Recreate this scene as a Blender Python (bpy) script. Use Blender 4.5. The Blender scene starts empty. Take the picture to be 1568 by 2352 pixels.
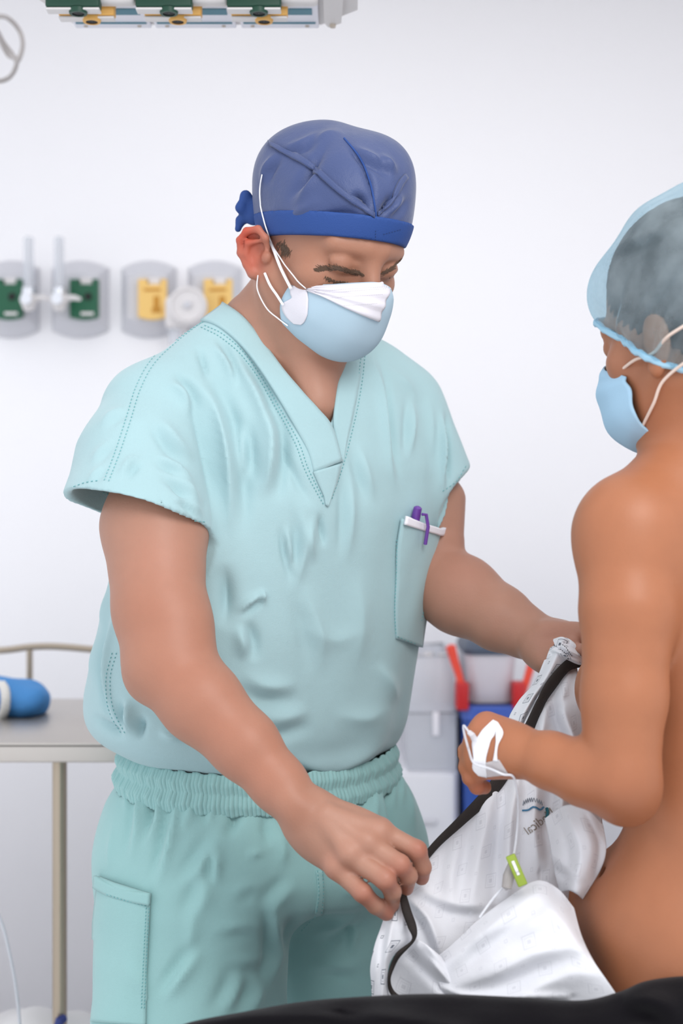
import bpy, bmesh, math, random
import numpy as np
from mathutils import Vector, Matrix
from mathutils.bvhtree import BVHTree

random.seed(7)
RNG = np.random.default_rng(7)
sc = bpy.context.scene
COL = sc.collection

# ------------------------------------------------------------------ camera
F = 50.0 / 36.0 * 2352          # focal length in pixels of the 1568 x 2352 frame
CAM_Z = 1.35
cam_data = bpy.data.cameras.new('camera')
cam_data.sensor_fit = 'VERTICAL'
cam_data.sensor_height = 36.0
cam_data.sensor_width = 24.0
cam_data.lens = 50.0
cam_data.clip_start = 0.05
cam_data.dof.use_dof = True
cam_data.dof.focus_distance = 1.64
cam_data.dof.aperture_fstop = 3.4
cam = bpy.data.objects.new('camera', cam_data)
cam.location = (0, 0, CAM_Z)
cam.rotation_euler = (math.radians(90), 0, 0)
COL.objects.link(cam)
sc.camera = cam

# ------------------------------------------------------------------ world, lamps, exposure
w = bpy.data.worlds.new('room_light')
sc.world = w
w.use_nodes = True
bg = w.node_tree.nodes['Background']
bg.inputs[0].default_value = (0.93, 0.95, 1.0, 1)
bg.inputs[1].default_value = 1.30

def area_lamp(name, loc, target, sx, sy, power, color=(1, 1, 1)):
    d = bpy.data.lights.new(name, 'AREA')
    d.shape = 'RECTANGLE'
    d.size, d.size_y = sx, sy
    d.energy = power
    d.color = color
    o = bpy.data.objects.new(name, d)
    o.location = loc
    o.rotation_euler = (Vector(target) - Vector(loc)).to_track_quat('-Z', 'Y').to_euler()
    COL.objects.link(o)
    return o

area_lamp('ceiling_light_main', (0.0, 2.3, 2.885), (0.0, 2.301, 0.0), 4.4, 1.6, 9, (1.0, 0.99, 0.98))
area_lamp('added_key_light', (0.55, 0.30, 2.35), (-0.05, 1.75, 1.20), 0.8, 0.8, 17, (1.0, 0.985, 0.965))  # unseen key light, added to brighten the man's chest from the front
sc.view_settings.view_transform = 'Standard'
sc.view_settings.look = 'None'
sc.view_settings.gamma = 1.0
sc.view_settings.exposure = 0.0
sc.view_settings.use_curve_mapping = False
sc.cycles.use_denoising = True
sc.cycles.max_bounces = 8
sc.cycles.transparent_max_bounces = 12
sc.cycles.caustics_reflective = False
sc.cycles.caustics_refractive = False

# ------------------------------------------------------------------ small maths
def A(*v): return np.array(v, dtype=float)
def P(px, py, Y):
    return np.array([(px - 784.0) / F * Y, Y, CAM_Z + (1176.0 - py) / F * Y])
def to_px(V):
    return np.stack([784 + F * V[:, 0] / V[:, 1], 1176 - F * (V[:, 2] - CAM_Z) / V[:, 1]], 1)
def srgb(r, g, b):
    f = lambda c: c / 12.92 if c <= 0.04045 else ((c + 0.055) / 1.055) ** 2.4
    return (f(r / 255), f(g / 255), f(b / 255))
def unit(v): return v / np.linalg.norm(v)
def catmull(pts, n):
    """smooth curve through control points, n samples (centripetal enough for our even spacing)"""
    p = np.asarray(pts, float)
    m = len(p)
    if m == 2:
        t = np.linspace(0, 1, n)[:, None]
        return p[0] * (1 - t) + p[1] * t
    t = np.linspace(0, m - 1, n)
    i = np.clip(t.astype(int), 0, m - 2)
    f = (t - i)[:, None]
    ext = np.vstack([2 * p[0] - p[1], p, 2 * p[-1] - p[-2]])
    a, b, c, d = ext[i], ext[i + 1], ext[i + 2], ext[i + 3]
    return 0.5 * ((2 * b) + (-a + c) * f + (2 * a - 5 * b + 4 * c - d) * f ** 2 + (-a + 3 * b - 3 * c + d) * f ** 3)
def resample(pts, n):
    p = catmull(pts, max(80, n * 4))
    s = np.r_[0, np.cumsum(np.linalg.norm(np.diff(p, axis=0), axis=1))]
    t = np.linspace(0, s[-1], n)
    return np.stack([np.interp(t, s, p[:, k]) for k in range(p.shape[1])], 1)

# ------------------------------------------------------------------ materials
def nodes_of(m):
    m.use_nodes = True
    return m.node_tree.nodes, m.node_tree.links
def mat(name, col, rough=0.5, metal=0.0, noise=0.0, nscale=20, bump=0.0, bscale=200, sheen=0.0, trans=0.0,
        alpha=1.0, spec=0.5, attr=None, sss=0.0, bump2=0.0, bscale2=18, coat=0.0, emit=0.0):
    m = bpy.data.materials.new(name)
    N, L = nodes_of(m)
    b = N['Principled BSDF']
    b.inputs['Base Color'].default_value = (*col, 1)
    b.inputs['Roughness'].default_value = rough
    b.inputs['Metallic'].default_value = metal
    b.inputs['Specular IOR Level'].default_value = spec
    if sheen:
        b.inputs['Sheen Weight'].default_value = sheen
        b.inputs['Sheen Roughness'].default_value = 0.5
    if trans: b.inputs['Transmission Weight'].default_value = trans
    if coat: b.inputs['Coat Weight'].default_value = coat
    if alpha < 1: b.inputs['Alpha'].default_value = alpha
    if emit:
        b.inputs['Emission Color'].default_value = (*col, 1)
        b.inputs['Emission Strength'].default_value = emit
    if sss:
        b.inputs['Subsurface Weight'].default_value = sss
        b.inputs['Subsurface Radius'].default_value = (1.0, 0.35, 0.2)
        b.inputs['Subsurface Scale'].default_value = 0.008
    tc = N.new('ShaderNodeTexCoord')
    src = None
    if attr:
        a = N.new('ShaderNodeAttribute'); a.attribute_name = attr
        src = a.outputs['Color']
    if noise:
        nz = N.new('ShaderNodeTexNoise'); nz.inputs['Scale'].default_value = nscale; nz.inputs['Detail'].default_value = 5
        L.new(tc.outputs['Object'], nz.inputs['Vector'])
        mp = N.new('ShaderNodeMapRange')
        mp.inputs['To Min'].default_value = 1 - noise; mp.inputs['To Max'].default_value = 1 + noise
        L.new(nz.outputs['Fac'], mp.inputs['Value'])
        mx = N.new('ShaderNodeMix'); mx.data_type = 'RGBA'; mx.blend_type = 'MULTIPLY'
        mx.inputs[0].default_value = 1.0
        if src: L.new(src, mx.inputs[6])
        else: mx.inputs[6].default_value = (*col, 1)
        L.new(mp.outputs[0], mx.inputs[7])
        src = mx.outputs[2]
    if src: L.new(src, b.inputs['Base Color'])
    prev = None
    for s, sca, det in ((bump, bscale, 2), (bump2, bscale2, 4)):
        if s:
            nz = N.new('ShaderNodeTexNoise'); nz.inputs['Scale'].default_value = sca; nz.inputs['Detail'].default_value = det
            L.new(tc.outputs['Object'], nz.inputs['Vector'])
            bp = N.new('ShaderNodeBump'); bp.inputs['Strength'].default_value = s; bp.inputs['Distance'].default_value = 0.01 if sca < 60 else 0.002
            L.new(nz.outputs['Fac'], bp.inputs['Height'])
            if prev: L.new(prev, bp.inputs['Normal'])
            prev = bp.outputs[0]
    if prev: L.new(prev, b.inputs['Normal'])
    return m

# ------------------------------------------------------------------ mesh helpers
def link(name, me, m=None, parent=None, smooth=True):
    o = bpy.data.objects.new(name, me)
    COL.objects.link(o)
    if m is not None and not me.materials:
        for mm in (m if isinstance(m, (list, tuple)) else [m]): me.materials.append(mm)
    if parent is not None:
        o.parent = parent
        if parent.type == 'EMPTY': o.matrix_parent_inverse = Matrix.Translation(-Vector(parent.location))
    if smooth and len(me.polygons):
        me.polygons.foreach_set('use_smooth', np.ones(len(me.polygons), bool))
    me.update()
    return o
def mesh_np(name, V, Fc, m=None, parent=None, smooth=True, col=None, uv=None):
    """Fc: list of arrays (n,3) or (n,4)"""
    me = bpy.data.meshes.new(name)
    Fc = [np.asarray(f, np.int64) for f in (Fc if isinstance(Fc, list) else [Fc]) if len(f)]
    me.vertices.add(len(V)); me.vertices.foreach_set('co', np.asarray(V, np.float32).ravel())
    loops = np.concatenate([f.ravel() for f in Fc])
    tot = np.concatenate([np.full(len(f), f.shape[1]) for f in Fc])
    me.loops.add(len(loops)); me.loops.foreach_set('vertex_index', loops.astype(np.int32))
    me.polygons.add(len(tot))
    me.polygons.foreach_set('loop_start', np.r_[0, np.cumsum(tot)[:-1]].astype(np.int32))
    me.polygons.foreach_set('loop_total', tot.astype(np.int32))
    me.update(calc_edges=True)
    me.validate()
    if col is not None:
        ca = me.color_attributes.new('tint', 'FLOAT_COLOR', 'POINT')
        c4 = np.ones((len(V), 4), np.float32); c4[:, :3] = col
        ca.data.foreach_set('color', c4.ravel())
    if uv is not None:
        ul = me.uv_layers.new(name='UVMap')
        ul.data.foreach_set('uv', np.asarray(uv, np.float32)[loops].ravel())
    return link(name, me, m, parent, smooth)

class MB:
    """collects boxes, tubes, lathes ... into ONE mesh"""
    def __init__(s): s.V = []; s.F4 = []; s.F3 = []; s.n = 0
    def add(s, V, f4=(), f3=()):
        s.V.append(np.asarray(V, float))
        if len(f4): s.F4.append(np.asarray(f4) + s.n)
        if len(f3): s.F3.append(np.asarray(f3) + s.n)
        s.n += len(V); return s
    def box(s, c, d, R=None, bev=0.0):
        c = np.asarray(c, float); h = np.asarray(d, float) / 2
        if bev <= 0:
            V = np.array([[x, y, z] for x in (-1, 1) for y in (-1, 1) for z in (-1, 1)], float) * h
            f = [[0, 1, 3, 2], [4, 6, 7, 5], [0, 4, 5, 1], [2, 3, 7, 6], [0, 2, 6, 4], [1, 5, 7, 3]]
            if R is not None: V = V @ np.asarray(R).T
            return s.add(V + c, f)
        bm = bmesh.new(); bmesh.ops.create_cube(bm, size=1.0)
        for v in bm.verts: v.co = Vector((v.co.x * 2 * h[0], v.co.y * 2 * h[1], v.co.z * 2 * h[2]))
        bmesh.ops.bevel(bm, geom=bm.edges[:], offset=min(bev, h.min() * 0.95), segments=3, profile=0.5, affect='EDGES')
        return s.bm(bm, c, R)
    def bm(s, bm, c=(0, 0, 0), R=None):
        bm.verts.index_update()
        V = np.array([v.co[:] for v in bm.verts])
        if R is not None: V = V @ np.asarray(R).T
        bmesh.ops.triangulate(bm, faces=[f for f in bm.faces if len(f.verts) > 4])
        f4 = [[v.index for v in f.verts] for f in bm.faces if len(f.verts) == 4]
        f3 = [[v.index for v in f.verts] for f in bm.faces if len(f.verts) == 3]
        bm.free()
        return s.add(V + np.asarray(c, float), f4, f3)
    def tube(s, pts, r, n=10, close=False, cap=True, smooth=0):
        p = np.asarray(pts, float)
        if smooth: p = catmull(p, smooth)
        r = np.broadcast_to(np.asarray(r, float), (len(p),)) if np.ndim(r) == 0 or len(np.atleast_1d(r)) == len(p) else np.interp(np.linspace(0, 1, len(p)), np.linspace(0, 1, len(r)), r)
        m = len(p)
        if close: T = np.roll(p, -1, 0) - np.roll(p, 1, 0)
        else:
            T = np.gradient(p, axis=0)
        T /= np.linalg.norm(T, axis=1)[:, None] + 1e-12
        up = A(0, 0, 1) if abs(T[0][2]) < 0.9 else A(0, 1, 0)
        Nn = np.zeros_like(p); Nn[0] = unit(np.cross(T[0], up))
        for i in range(1, m):
            v = Nn[i - 1] - T[i] * np.dot(Nn[i - 1], T[i]); Nn[i] = v / (np.linalg.norm(v) + 1e-12)
        B = np.cross(T, Nn)
        a = np.linspace(0, 2 * np.pi, n, endpoint=False)
        V = p[:, None] + r[:, None, None] * (np.cos(a)[None, :, None] * Nn[:, None] + np.sin(a)[None, :, None] * B[:, None])
        V = V.reshape(-1, 3)
        f = []
        for i in range(m if close else m - 1):
            j = (i + 1) % m
            for k in range(n):
                k2 = (k + 1) % n
                f.append([i * n + k, i * n + k2, j * n + k2, j * n + k])
        f3 = []
        if cap and not close:
            V = np.vstack([V, p[0] - T[0] * r[0] * 0.4, p[-1] + T[-1] * r[-1] * 0.4])
            for k in range(n):
                k2 = (k + 1) % n
                f3.append([m * n, k2, k]); f3.append([m * n + 1, (m - 1) * n + k, (m - 1) * n + k2])
        return s.add(V, f, f3)
    def lathe(s, prof, c=(0, 0, 0), n=24, R=None, sx=1, sy=1):
        """prof: list of (r, z)"""
        a = np.linspace(0, 2 * np.pi, n, endpoint=False)
        V = np.array([[rr * math.cos(t) * sx, rr * math.sin(t) * sy, z] for rr, z in prof for t in a])
        f = []
        for i in range(len(prof) - 1):
            for k in range(n):
                k2 = (k + 1) % n
                f.append([i * n + k, i * n + k2, (i + 1) * n + k2, (i + 1) * n + k])
        if R is not None: V = V @ np.asarray(R).T
        return s.add(V + np.asarray(c, float), f)
    def prism(s, poly, thick, M=None):
        """poly: 2D outline extruded along local z by thick, M: 4x4"""
        bm = bmesh.new()
        vs = [bm.verts.new((x, y, 0)) for x, y in poly]
        fc = bm.faces.new(vs)
        r = bmesh.ops.extrude_face_region(bm, geom=[fc])
        for v in r['geom']:
            if isinstance(v, bmesh.types.BMVert): v.co.z += thick
        bmesh.ops.recalc_face_normals(bm, faces=bm.faces[:])
        if M is not None: bmesh.ops.transform(bm, matrix=Matrix(M), verts=bm.verts[:])
        return s.bm(bm)
    def build(s, name, m=None, parent=None, smooth=True, angle=None):
        V = np.vstack(s.V)
        fs = []
        if s.F4: fs.append(np.vstack(s.F4))
        if s.F3: fs.append(np.vstack(s.F3))
        o = mesh_np(name, V, fs, m, parent, smooth)
        if name in ('stitching', 'eyebrow', 'lashes', 'sideburn', 'weld_line', 'clamp_slot', 'tie_string'): o['kind'] = 'stuff'
        if smooth: o.data.set_sharp_from_angle(angle=math.radians(angle or 38))
        return o

def thing(name, label, cat, loc=(0, 0, 0), group=None):
    """an Empty at the thing's base; its parts are built in world space and parented with the inverse kept"""
    o = bpy.data.objects.new(name, None)
    o.empty_display_size = 0.1
    o.location = loc
    COL.objects.link(o)
    o['label'] = label; o['category'] = cat
    if group: o['group'] = group
    return o
def tag(o, label, cat, group=None, kind=None):
    if label: o['label'] = label
    if cat: o['category'] = cat
    if group: o['group'] = group
    if kind: o['kind'] = kind
    return o
def copy_tree(o, parent=None):
    c = o.copy(); COL.objects.link(c)
    if parent is not None: c.parent = parent
    for ch in o.children: copy_tree(ch, c)
    return c

def sheet(name, net, nu, nv, m, parent=None, thick=0.0012, fold=None, uvscale=1.0, edge=None, uvrot=0.0):
    """net: rows of (px, py, Y) control points -> smooth cloth sheet with real thickness; uv in metres"""
    rows = [catmull(np.array(r, float), nu) for r in net]
    G = np.stack(rows)                                     # (rows, nu, 3)
    cols = np.stack([catmull(G[:, j], nv) for j in range(nu)], 1)   # (nv, nu, 3)
    if fold is not None: cols = fold(cols)
    V = np.stack([(cols[..., 0] - 784) / F * cols[..., 2], cols[..., 2], CAM_Z + (1176 - cols[..., 1]) / F * cols[..., 2]], -1)
    return grid_solid(name, V, m, parent, thick, uvrot=uvrot)
def grid_faces(nv, nu):
    i, j = np.meshgrid(np.arange(nv - 1), np.arange(nu - 1), indexing='ij')
    a = (i * nu + j).ravel()
    return np.stack([a, a + 1, a + nu + 1, a + nu], 1)
def grid_normals(V):
    du = np.gradient(V, axis=1); dv = np.gradient(V, axis=0)
    n = np.cross(du, dv); return n / (np.linalg.norm(n, axis=-1, keepdims=True) + 1e-12)
def grid_solid(name, V, m, parent=None, thick=0.0012, toward=None, uvrot=0.0):
    nv, nu = V.shape[:2]
    n = grid_normals(V)
    f = grid_faces(nv, nu)
    # face the camera side outwards
    ctr = V.reshape(-1, 3)
    if np.mean(np.sum(n.reshape(-1, 3) * (A(0, 0, CAM_Z) - ctr), 1)) < 0:
        n = -n; f = f[:, ::-1]
    su = np.cumsum(np.r_[0, np.linalg.norm(np.diff(V[nv // 2], axis=0), axis=1)])
    sv = np.cumsum(np.r_[0, np.linalg.norm(np.diff(V[:, nu // 2], axis=0), axis=1)])
    U, W = np.meshgrid(su, sv)
    if uvrot:
        c, s_ = math.cos(uvrot), math.sin(uvrot)
        U, W = c * U - s_ * W, s_ * U + c * W
    uv = np.stack([U.ravel(), W.ravel()], 1)
    N = nv * nu
    back = (V - n * thick).reshape(-1, 3)
    VV = np.vstack([ctr, back]); UV = np.vstack([uv, uv])
    fb = f[:, ::-1] + N
    idx = np.arange(N).reshape(nv, nu)
    loop = np.r_[idx[0, :], idx[1:, -1], idx[-1, -2::-1], idx[-2:0:-1, 0]]
    l2 = np.roll(loop, -1)
    side = np.stack([loop, l2, l2 + N, loop + N], 1)
    o = mesh_np(name, VV, [np.vstack([f, fb, side])], m, parent, True, uv=UV)
    bm = bmesh.new(); bm.from_mesh(o.data); bmesh.ops.recalc_face_normals(bm, faces=bm.faces[:]); bm.to_mesh(o.data); bm.free()
    return o

# ------------------------------------------------------------------ implicit bodies (signed distance fields -> surface nets)
def smin(a, b, k):
    if k <= 0: return np.minimum(a, b)
    h = np.maximum(k - np.abs(a - b), 0) / k
    return np.minimum(a, b) - h * h * k * 0.25
class Field:
    def __init__(s): s.ops = []
    def _add(s, fn, c, r, k, mode): s.ops.append((fn, np.asarray(c, float), float(r), k, mode)); return s
    def cone(s, a, b, ra, rb, k=0.012, mode='u', flat=None):
        a = np.asarray(a, float); b = np.asarray(b, float); ba = b - a; L2 = max(ba @ ba, 1e-12)
        def fn(p):
            q = p - a
            t = np.clip(q @ ba / L2, 0, 1)
            d = q - t[:, None] * ba
            if flat is not None:           # squash along direction flat[0] by factor flat[1]
                e = d @ flat[0]
                d = d + (e * (flat[1] - 1))[:, None] * flat[0]
            return np.sqrt(np.einsum('ij,ij->i', d, d)) - (ra + t * (rb - ra))
        return s._add(fn, (a + b) / 2, math.sqrt(L2) / 2 + max(ra, rb), k, mode)
    def chain(s, pts, rad, k=0.006, mode='u', k0=None):
        for i in range(len(pts) - 1):
            s.cone(pts[i], pts[i + 1], rad[i], rad[i + 1], (k0 if (i == 0 and k0 is not None) else k), mode)
        return s
    def ell(s, c, radii, R=None, k=0.012, mode='u'):
        c = np.asarray(c, float); ra = np.asarray(radii, float)
        Rm = np.eye(3) if R is None else np.asarray(R, float)       # columns = axes
        def fn(p):
            q = (p - c) @ Rm
            k0 = np.linalg.norm(q / ra, axis=1); k1 = np.linalg.norm(q / (ra * ra), axis=1)
            return np.where(k1 > 1e-9, k0 * (k0 - 1) / np.maximum(k1, 1e-9), -ra.min())
        return s._add(fn, c, ra.max(), k, mode)
    def fn(s, f, c, r, k=0.0, mode='u'): return s._add(f, c, r, k, mode)
    def stack(s, lev, yaw, k=0.015, p=2.2, tilt=0.0, inset=0.0, endk=0.012, mode='u'):
        """lev: rows (z, cx, cy, rx, ry) top to bottom; cross-sections are superellipses turned by yaw"""
        lev = np.array(lev, float); lev = lev[np.argsort(lev[:, 0])]
        zs = np.linspace(lev[0, 0], lev[-1, 0], 160)
        # smooth the profile
        tab = np.stack([np.interp(zs, lev[:, 0], lev[:, i]) for i in range(1, 5)], 1)
        ker = np.hanning(15); ker /= ker.sum()
        pad = np.vstack([np.repeat(tab[:1], 7, 0), tab, np.repeat(tab[-1:], 7, 0)])
        tab = np.stack([np.convolve(pad[:, i], ker, 'valid') for i in range(4)], 1)
        l = A(math.cos(yaw), math.sin(yaw)); g = A(math.sin(yaw), -math.cos(yaw))
        zlo, zhi = lev[0, 0], lev[-1, 0]
        def fn(q):
            zz = q[:, 2]
            cx0, cy0 = np.interp(zz, zs, tab[:, 0]), np.interp(zz, zs, tab[:, 1])
            v0 = (q[:, 0] - cx0) * g[0] + (q[:, 1] - cy0) * g[1]
            zz = zz + tilt * v0
            cx, cy, rx, ry = (np.interp(zz, zs, tab[:, i]) for i in range(4))
            rx = rx - inset; ry = ry - inset
            dx, dy = q[:, 0] - cx, q[:, 1] - cy
            u = dx * l[0] + dy * l[1]; v = dx * g[0] + dy * g[1]
            e = ((np.abs(u) / rx) ** p + (np.abs(v) / ry) ** p) ** (1 / p)
            d = (e - 1) * np.minimum(rx, ry)
            ends = np.maximum(zz - zhi, zlo - zz)
            return -smin(-d, -ends, endk)
        c = A(lev[:, 1].mean(), lev[:, 2].mean(), (zlo + zhi) / 2)
        return s._add(fn, c, math.hypot((zhi - zlo) / 2 + 0.05, max(lev[:, 3].max(), lev[:, 4].max()) + 0.08), k, mode)
    def eval(s, p, ops=None):
        d = np.full(len(p), 1.0)
        for fn, c, r, k, mode in (s.ops if ops is None else ops):
            if mode == 'u': d = smin(d, fn(p), k)
            elif mode == 's': d = -smin(-d, fn(p), k)
            elif mode == 'i': d = -smin(-d, -fn(p), k)
            elif mode == 'add': d = d + fn(p)
        return d
    def mesh(s, lo, hi, h, B=30):
        lo = np.asarray(lo, float); hi = np.asarray(hi, float)
        n = np.ceil((hi - lo) / h).astype(int)
        DIM = n + 8
        ids, VV, QQ = [], [], []
        ax = np.arange(-1, B + 1)
        gi = np.stack(np.meshgrid(ax, ax, ax, indexing='ij'), -1).reshape(-1, 3)
        m = B + 2
        half = B * h * 0.5 * math.sqrt(3) + 2 * h
        for bi in range(0, n[0], B):
            for bj in range(0, n[1], B):
                for bk in range(0, n[2], B):
                    o = np.array([bi, bj, bk])
                    c = lo + (o + B / 2) * h
                    ops = [q for q in s.ops if q[4] in ('i', 'add') or np.linalg.norm(q[1] - c) < q[2] + half + 0.03 + q[3]]
                    if not any(q[4] == 'u' for q in ops): continue
                    # coarse probe
                    g5 = (np.stack(np.meshgrid(*[np.linspace(0, B, 4)] * 3, indexing='ij'), -1).reshape(-1, 3) + o) * h + lo
                    if np.min(np.abs(s.eval(g5, ops))) > B * h * 0.62: continue
                    pts = lo + (gi + o) * h
                    f = s.eval(pts, ops).reshape(m, m, m)
                    ins = f < 0
                    if ins.all() or not ins.any(): continue
                    # cells 0..m-2
                    cn = np.zeros((m - 1,) * 3, np.int32); cp = np.zeros((m - 1,) * 3 + (3,))
                    for axis in range(3):
                        sl0 = [slice(None)] * 3; sl1 = [slice(None)] * 3
                        sl0[axis] = slice(0, m - 1); sl1[axis] = slice(1, m)
                        a, b = f[tuple(sl0)], f[tuple(sl1)]
                        cr = (a < 0) != (b < 0)
                        t = np.where(cr, a / np.where(cr, a - b, 1), 0)
                        oth = [x for x in range(3) if x != axis]
                        for d0 in (0, 1):
                            for d1 in (0, 1):
                                sl = [slice(None)] * 3
                                sl[oth[0]] = slice(d0, m - 1 + d0); sl[oth[1]] = slice(d1, m - 1 + d1)
                                c_ = cr[tuple(sl)]; t_ = t[tuple(sl)]
                                cn += c_
                                cp[..., axis] += np.where(c_, t_, 0)
                                cp[..., oth[0]] += np.where(c_, d0, 0)
                                cp[..., oth[1]] += np.where(c_, d1, 0)
                    act = np.argwhere(cn > 0)
                    pos = cp[tuple(act.T)] / cn[tuple(act.T)][:, None] + act - 1
                    wv = lo + (pos + o) * h
                    for _ in range(2):     # pull onto the surface
                        f0 = s.eval(wv, ops); e = h * 0.25
                        gr = np.stack([s.eval(wv + e * np.eye(3)[x], ops) - f0 for x in range(3)], 1) / e
                        st = -(f0 / np.maximum((gr ** 2).sum(1), 0.05))[:, None] * gr
                        ln = np.linalg.norm(st, axis=1, keepdims=True)
                        wv = wv + st * np.minimum(1, 0.6 * h / np.maximum(ln, 1e-9))
                    gid = (act - 1 + o + 2)
                    gid = (gid[:, 0] * DIM[1] + gid[:, 1]) * DIM[2] + gid[:, 2]
                    ids.append(gid); VV.append(wv)
                    # quads
                    for axis in range(3):
                        o1, o2 = [(1, 2), (2, 0), (0, 1)][axis]
                        sub = f[1:B + 1, 1:B + 1, 1:B + 1]
                        sh = [slice(1, B + 1)] * 3; sh[axis] = slice(2, B + 2)
                        nb = f[tuple(sh)]
                        cr = (sub < 0) != (nb < 0)
                        e = np.argwhere(cr)
                        if not len(e): continue
                        inside = sub[tuple(e.T)] < 0
                        base = e + o + 2
                        def cid(da, db):
                            q = base.copy(); q[:, o1] -= da; q[:, o2] -= db
                            return (q[:, 0] * DIM[1] + q[:, 1]) * DIM[2] + q[:, 2]
                        q = np.stack([cid(1, 1), cid(0, 1), cid(0, 0), cid(1, 0)], 1)
                        q[~inside] = q[~inside][:, ::-1]
                        QQ.append(q)
        ids = np.concatenate(ids); VV = np.vstack(VV); QQ = np.vstack(QQ)
        u, first = np.unique(ids, return_index=True)
        V = VV[first]
        Q = np.searchsorted(u, QQ)
        ok = (u[np.clip(Q, 0, len(u) - 1)] == QQ).all(1)
        return V, Q[ok]

def vnormals(V, Q):
    n = np.cross(V[Q[:, 2]] - V[Q[:, 0]], V[Q[:, 3]] - V[Q[:, 1]])
    N = np.zeros_like(V)
    for k in range(4):
        for a in range(3): N[:, a] += np.bincount(Q[:, k], n[:, a], len(V))
    return N / (np.linalg.norm(N, axis=1, keepdims=True) + 1e-12)
def smooth_mesh(V, Q, it=1, lam=0.5):
    for _ in range(it):
        S = np.zeros_like(V); C = np.zeros(len(V))
        for a, b in ((0, 1), (1, 2), (2, 3), (3, 0)):
            for x, y in ((a, b), (b, a)):
                C += np.bincount(Q[:, x], minlength=len(V))
                for k in range(3): S[:, k] += np.bincount(Q[:, x], V[Q[:, y], k], len(V))
        V = V + lam * (S / np.maximum(C, 1)[:, None] - V)
    return V
def seg_dist(p, path):
    """2-D or 3-D distance of points to a polyline: distance, signed side (2-D), arclength fraction"""
    path = np.asarray(path, float)
    L = np.r_[0, np.cumsum(np.linalg.norm(np.diff(path, axis=0), axis=1))]
    best = np.full(len(p), 1e9); side = np.zeros(len(p)); fr = np.zeros(len(p))
    for i in range(len(path) - 1):
        a, b = path[i], path[i + 1]; ba = b - a; l2 = ba @ ba
        q = p - a; t = np.clip(q @ ba / l2, 0, 1)
        d = q - t[:, None] * ba; dd = np.linalg.norm(d, axis=1)
        u = dd < best
        best[u] = dd[u]
        fr[u] = ((L[i] + t * math.sqrt(l2)) / L[-1])[u]
        side[u] = np.sign(ba[0] * q[:, 1] - ba[1] * q[:, 0])[u]
    return best, side, fr
def apply_folds(V, Q, folds, passes=1):
    """each fold: (path of image points on the cloth, width, height in mm, valley) pressed into the near-facing cloth"""
    N = vnormals(V, Q)
    cam_dir = A(0, 0, CAM_Z) - V; cam_dir /= np.linalg.norm(cam_dir, axis=1)[:, None]
    face = np.clip((np.sum(N * cam_dir, 1) - 0.0) / 0.25, 0, 1)
    px = to_px(V)
    D = np.zeros(len(V))
    for f in folds:
        path, wd, hgt = f[0], f[1], f[2]
        val = f[3] if len(f) > 3 else 0
        path = catmull(np.array(path, float), max(len(path), min(24, 5 * len(path))))
        lo, hi = path.min(0) - 4 * wd, path.max(0) + 4 * wd
        idx = np.where((face > 0) & (px[:, 0] > lo[0]) & (px[:, 0] < hi[0]) & (px[:, 1] > lo[1]) & (px[:, 1] < hi[1]))[0]
        if not len(idx): continue
        d, sd, fr = seg_dist(px[idx], path)
        tap = np.sin(np.pi * np.clip(fr, 0, 1)) ** 1.7
        s = d * sd / wd
        v = np.exp(-(d / wd) ** 1.5)
        if val: v = v - 0.8 * np.exp(-((s - 1.7 * val) / 0.9) ** 2)
        D[idx] += hgt * 0.001 * v * tap * face[idx]
    return V + N * D[:, None]
def ripple(V, Q, amp, yaw, seed, hor=(25, 70), ver=(4, 16), n=14, zfade=None):
    """soft cloth undulation: long vertical waves of random pitch, pressed along the normals"""
    r = np.random.default_rng(seed)
    N = vnormals(V, Q); l = A(math.cos(yaw), math.sin(yaw), 0); g = A(math.sin(yaw), -math.cos(yaw), 0)
    u, v, z = V @ l, V @ g, V[:, 2]
    D = np.zeros(len(V))
    for _ in range(n):
        k = r.uniform(*hor); kz = r.uniform(*ver) * r.choice([-1, 1]); kv = r.uniform(*hor) * r.choice([-1, 1]) * .6
        ph = r.uniform(0, 6.28)
        wob = np.sin(z * r.uniform(6, 14) + r.uniform(0, 6)) * 1.2
        D += np.sin(k * u + kv * v + kz * z + ph + wob) * (40 / (k + 15))
    D *= amp / math.sqrt(n)
    if zfade is not None: D *= zfade(V)
    return V + N * D[:, None]
def bvh_of(V, Q): return BVHTree.FromPolygons([Vector(v) for v in V], [tuple(int(i) for i in q) for q in Q])
CAMV = Vector((0, 0, CAM_Z))
def cast(bvh, px, py, Yg=1.75, slide=None):
    d = (Vector(P(px, py, 1.0)) - CAMV).normalized()
    h = bvh.ray_cast(CAMV, d)
    if h[0] is None and slide is not None:      # past the outline: wrap onto the last visible cloth
        for k in range(1, 50):
            d = (Vector(P(px + slide[0] * k, py + slide[1] * k, 1.0)) - CAMV).normalized()
            h = bvh.ray_cast(CAMV, d)
            if h[0] is not None: break
    if h[0] is None:
        h = bvh.find_nearest(Vector(P(px, py, Yg)))
    n = h[1]
    if n.dot(d) > 0: n = -n
    return np.array(h[0]), np.array(n)
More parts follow.
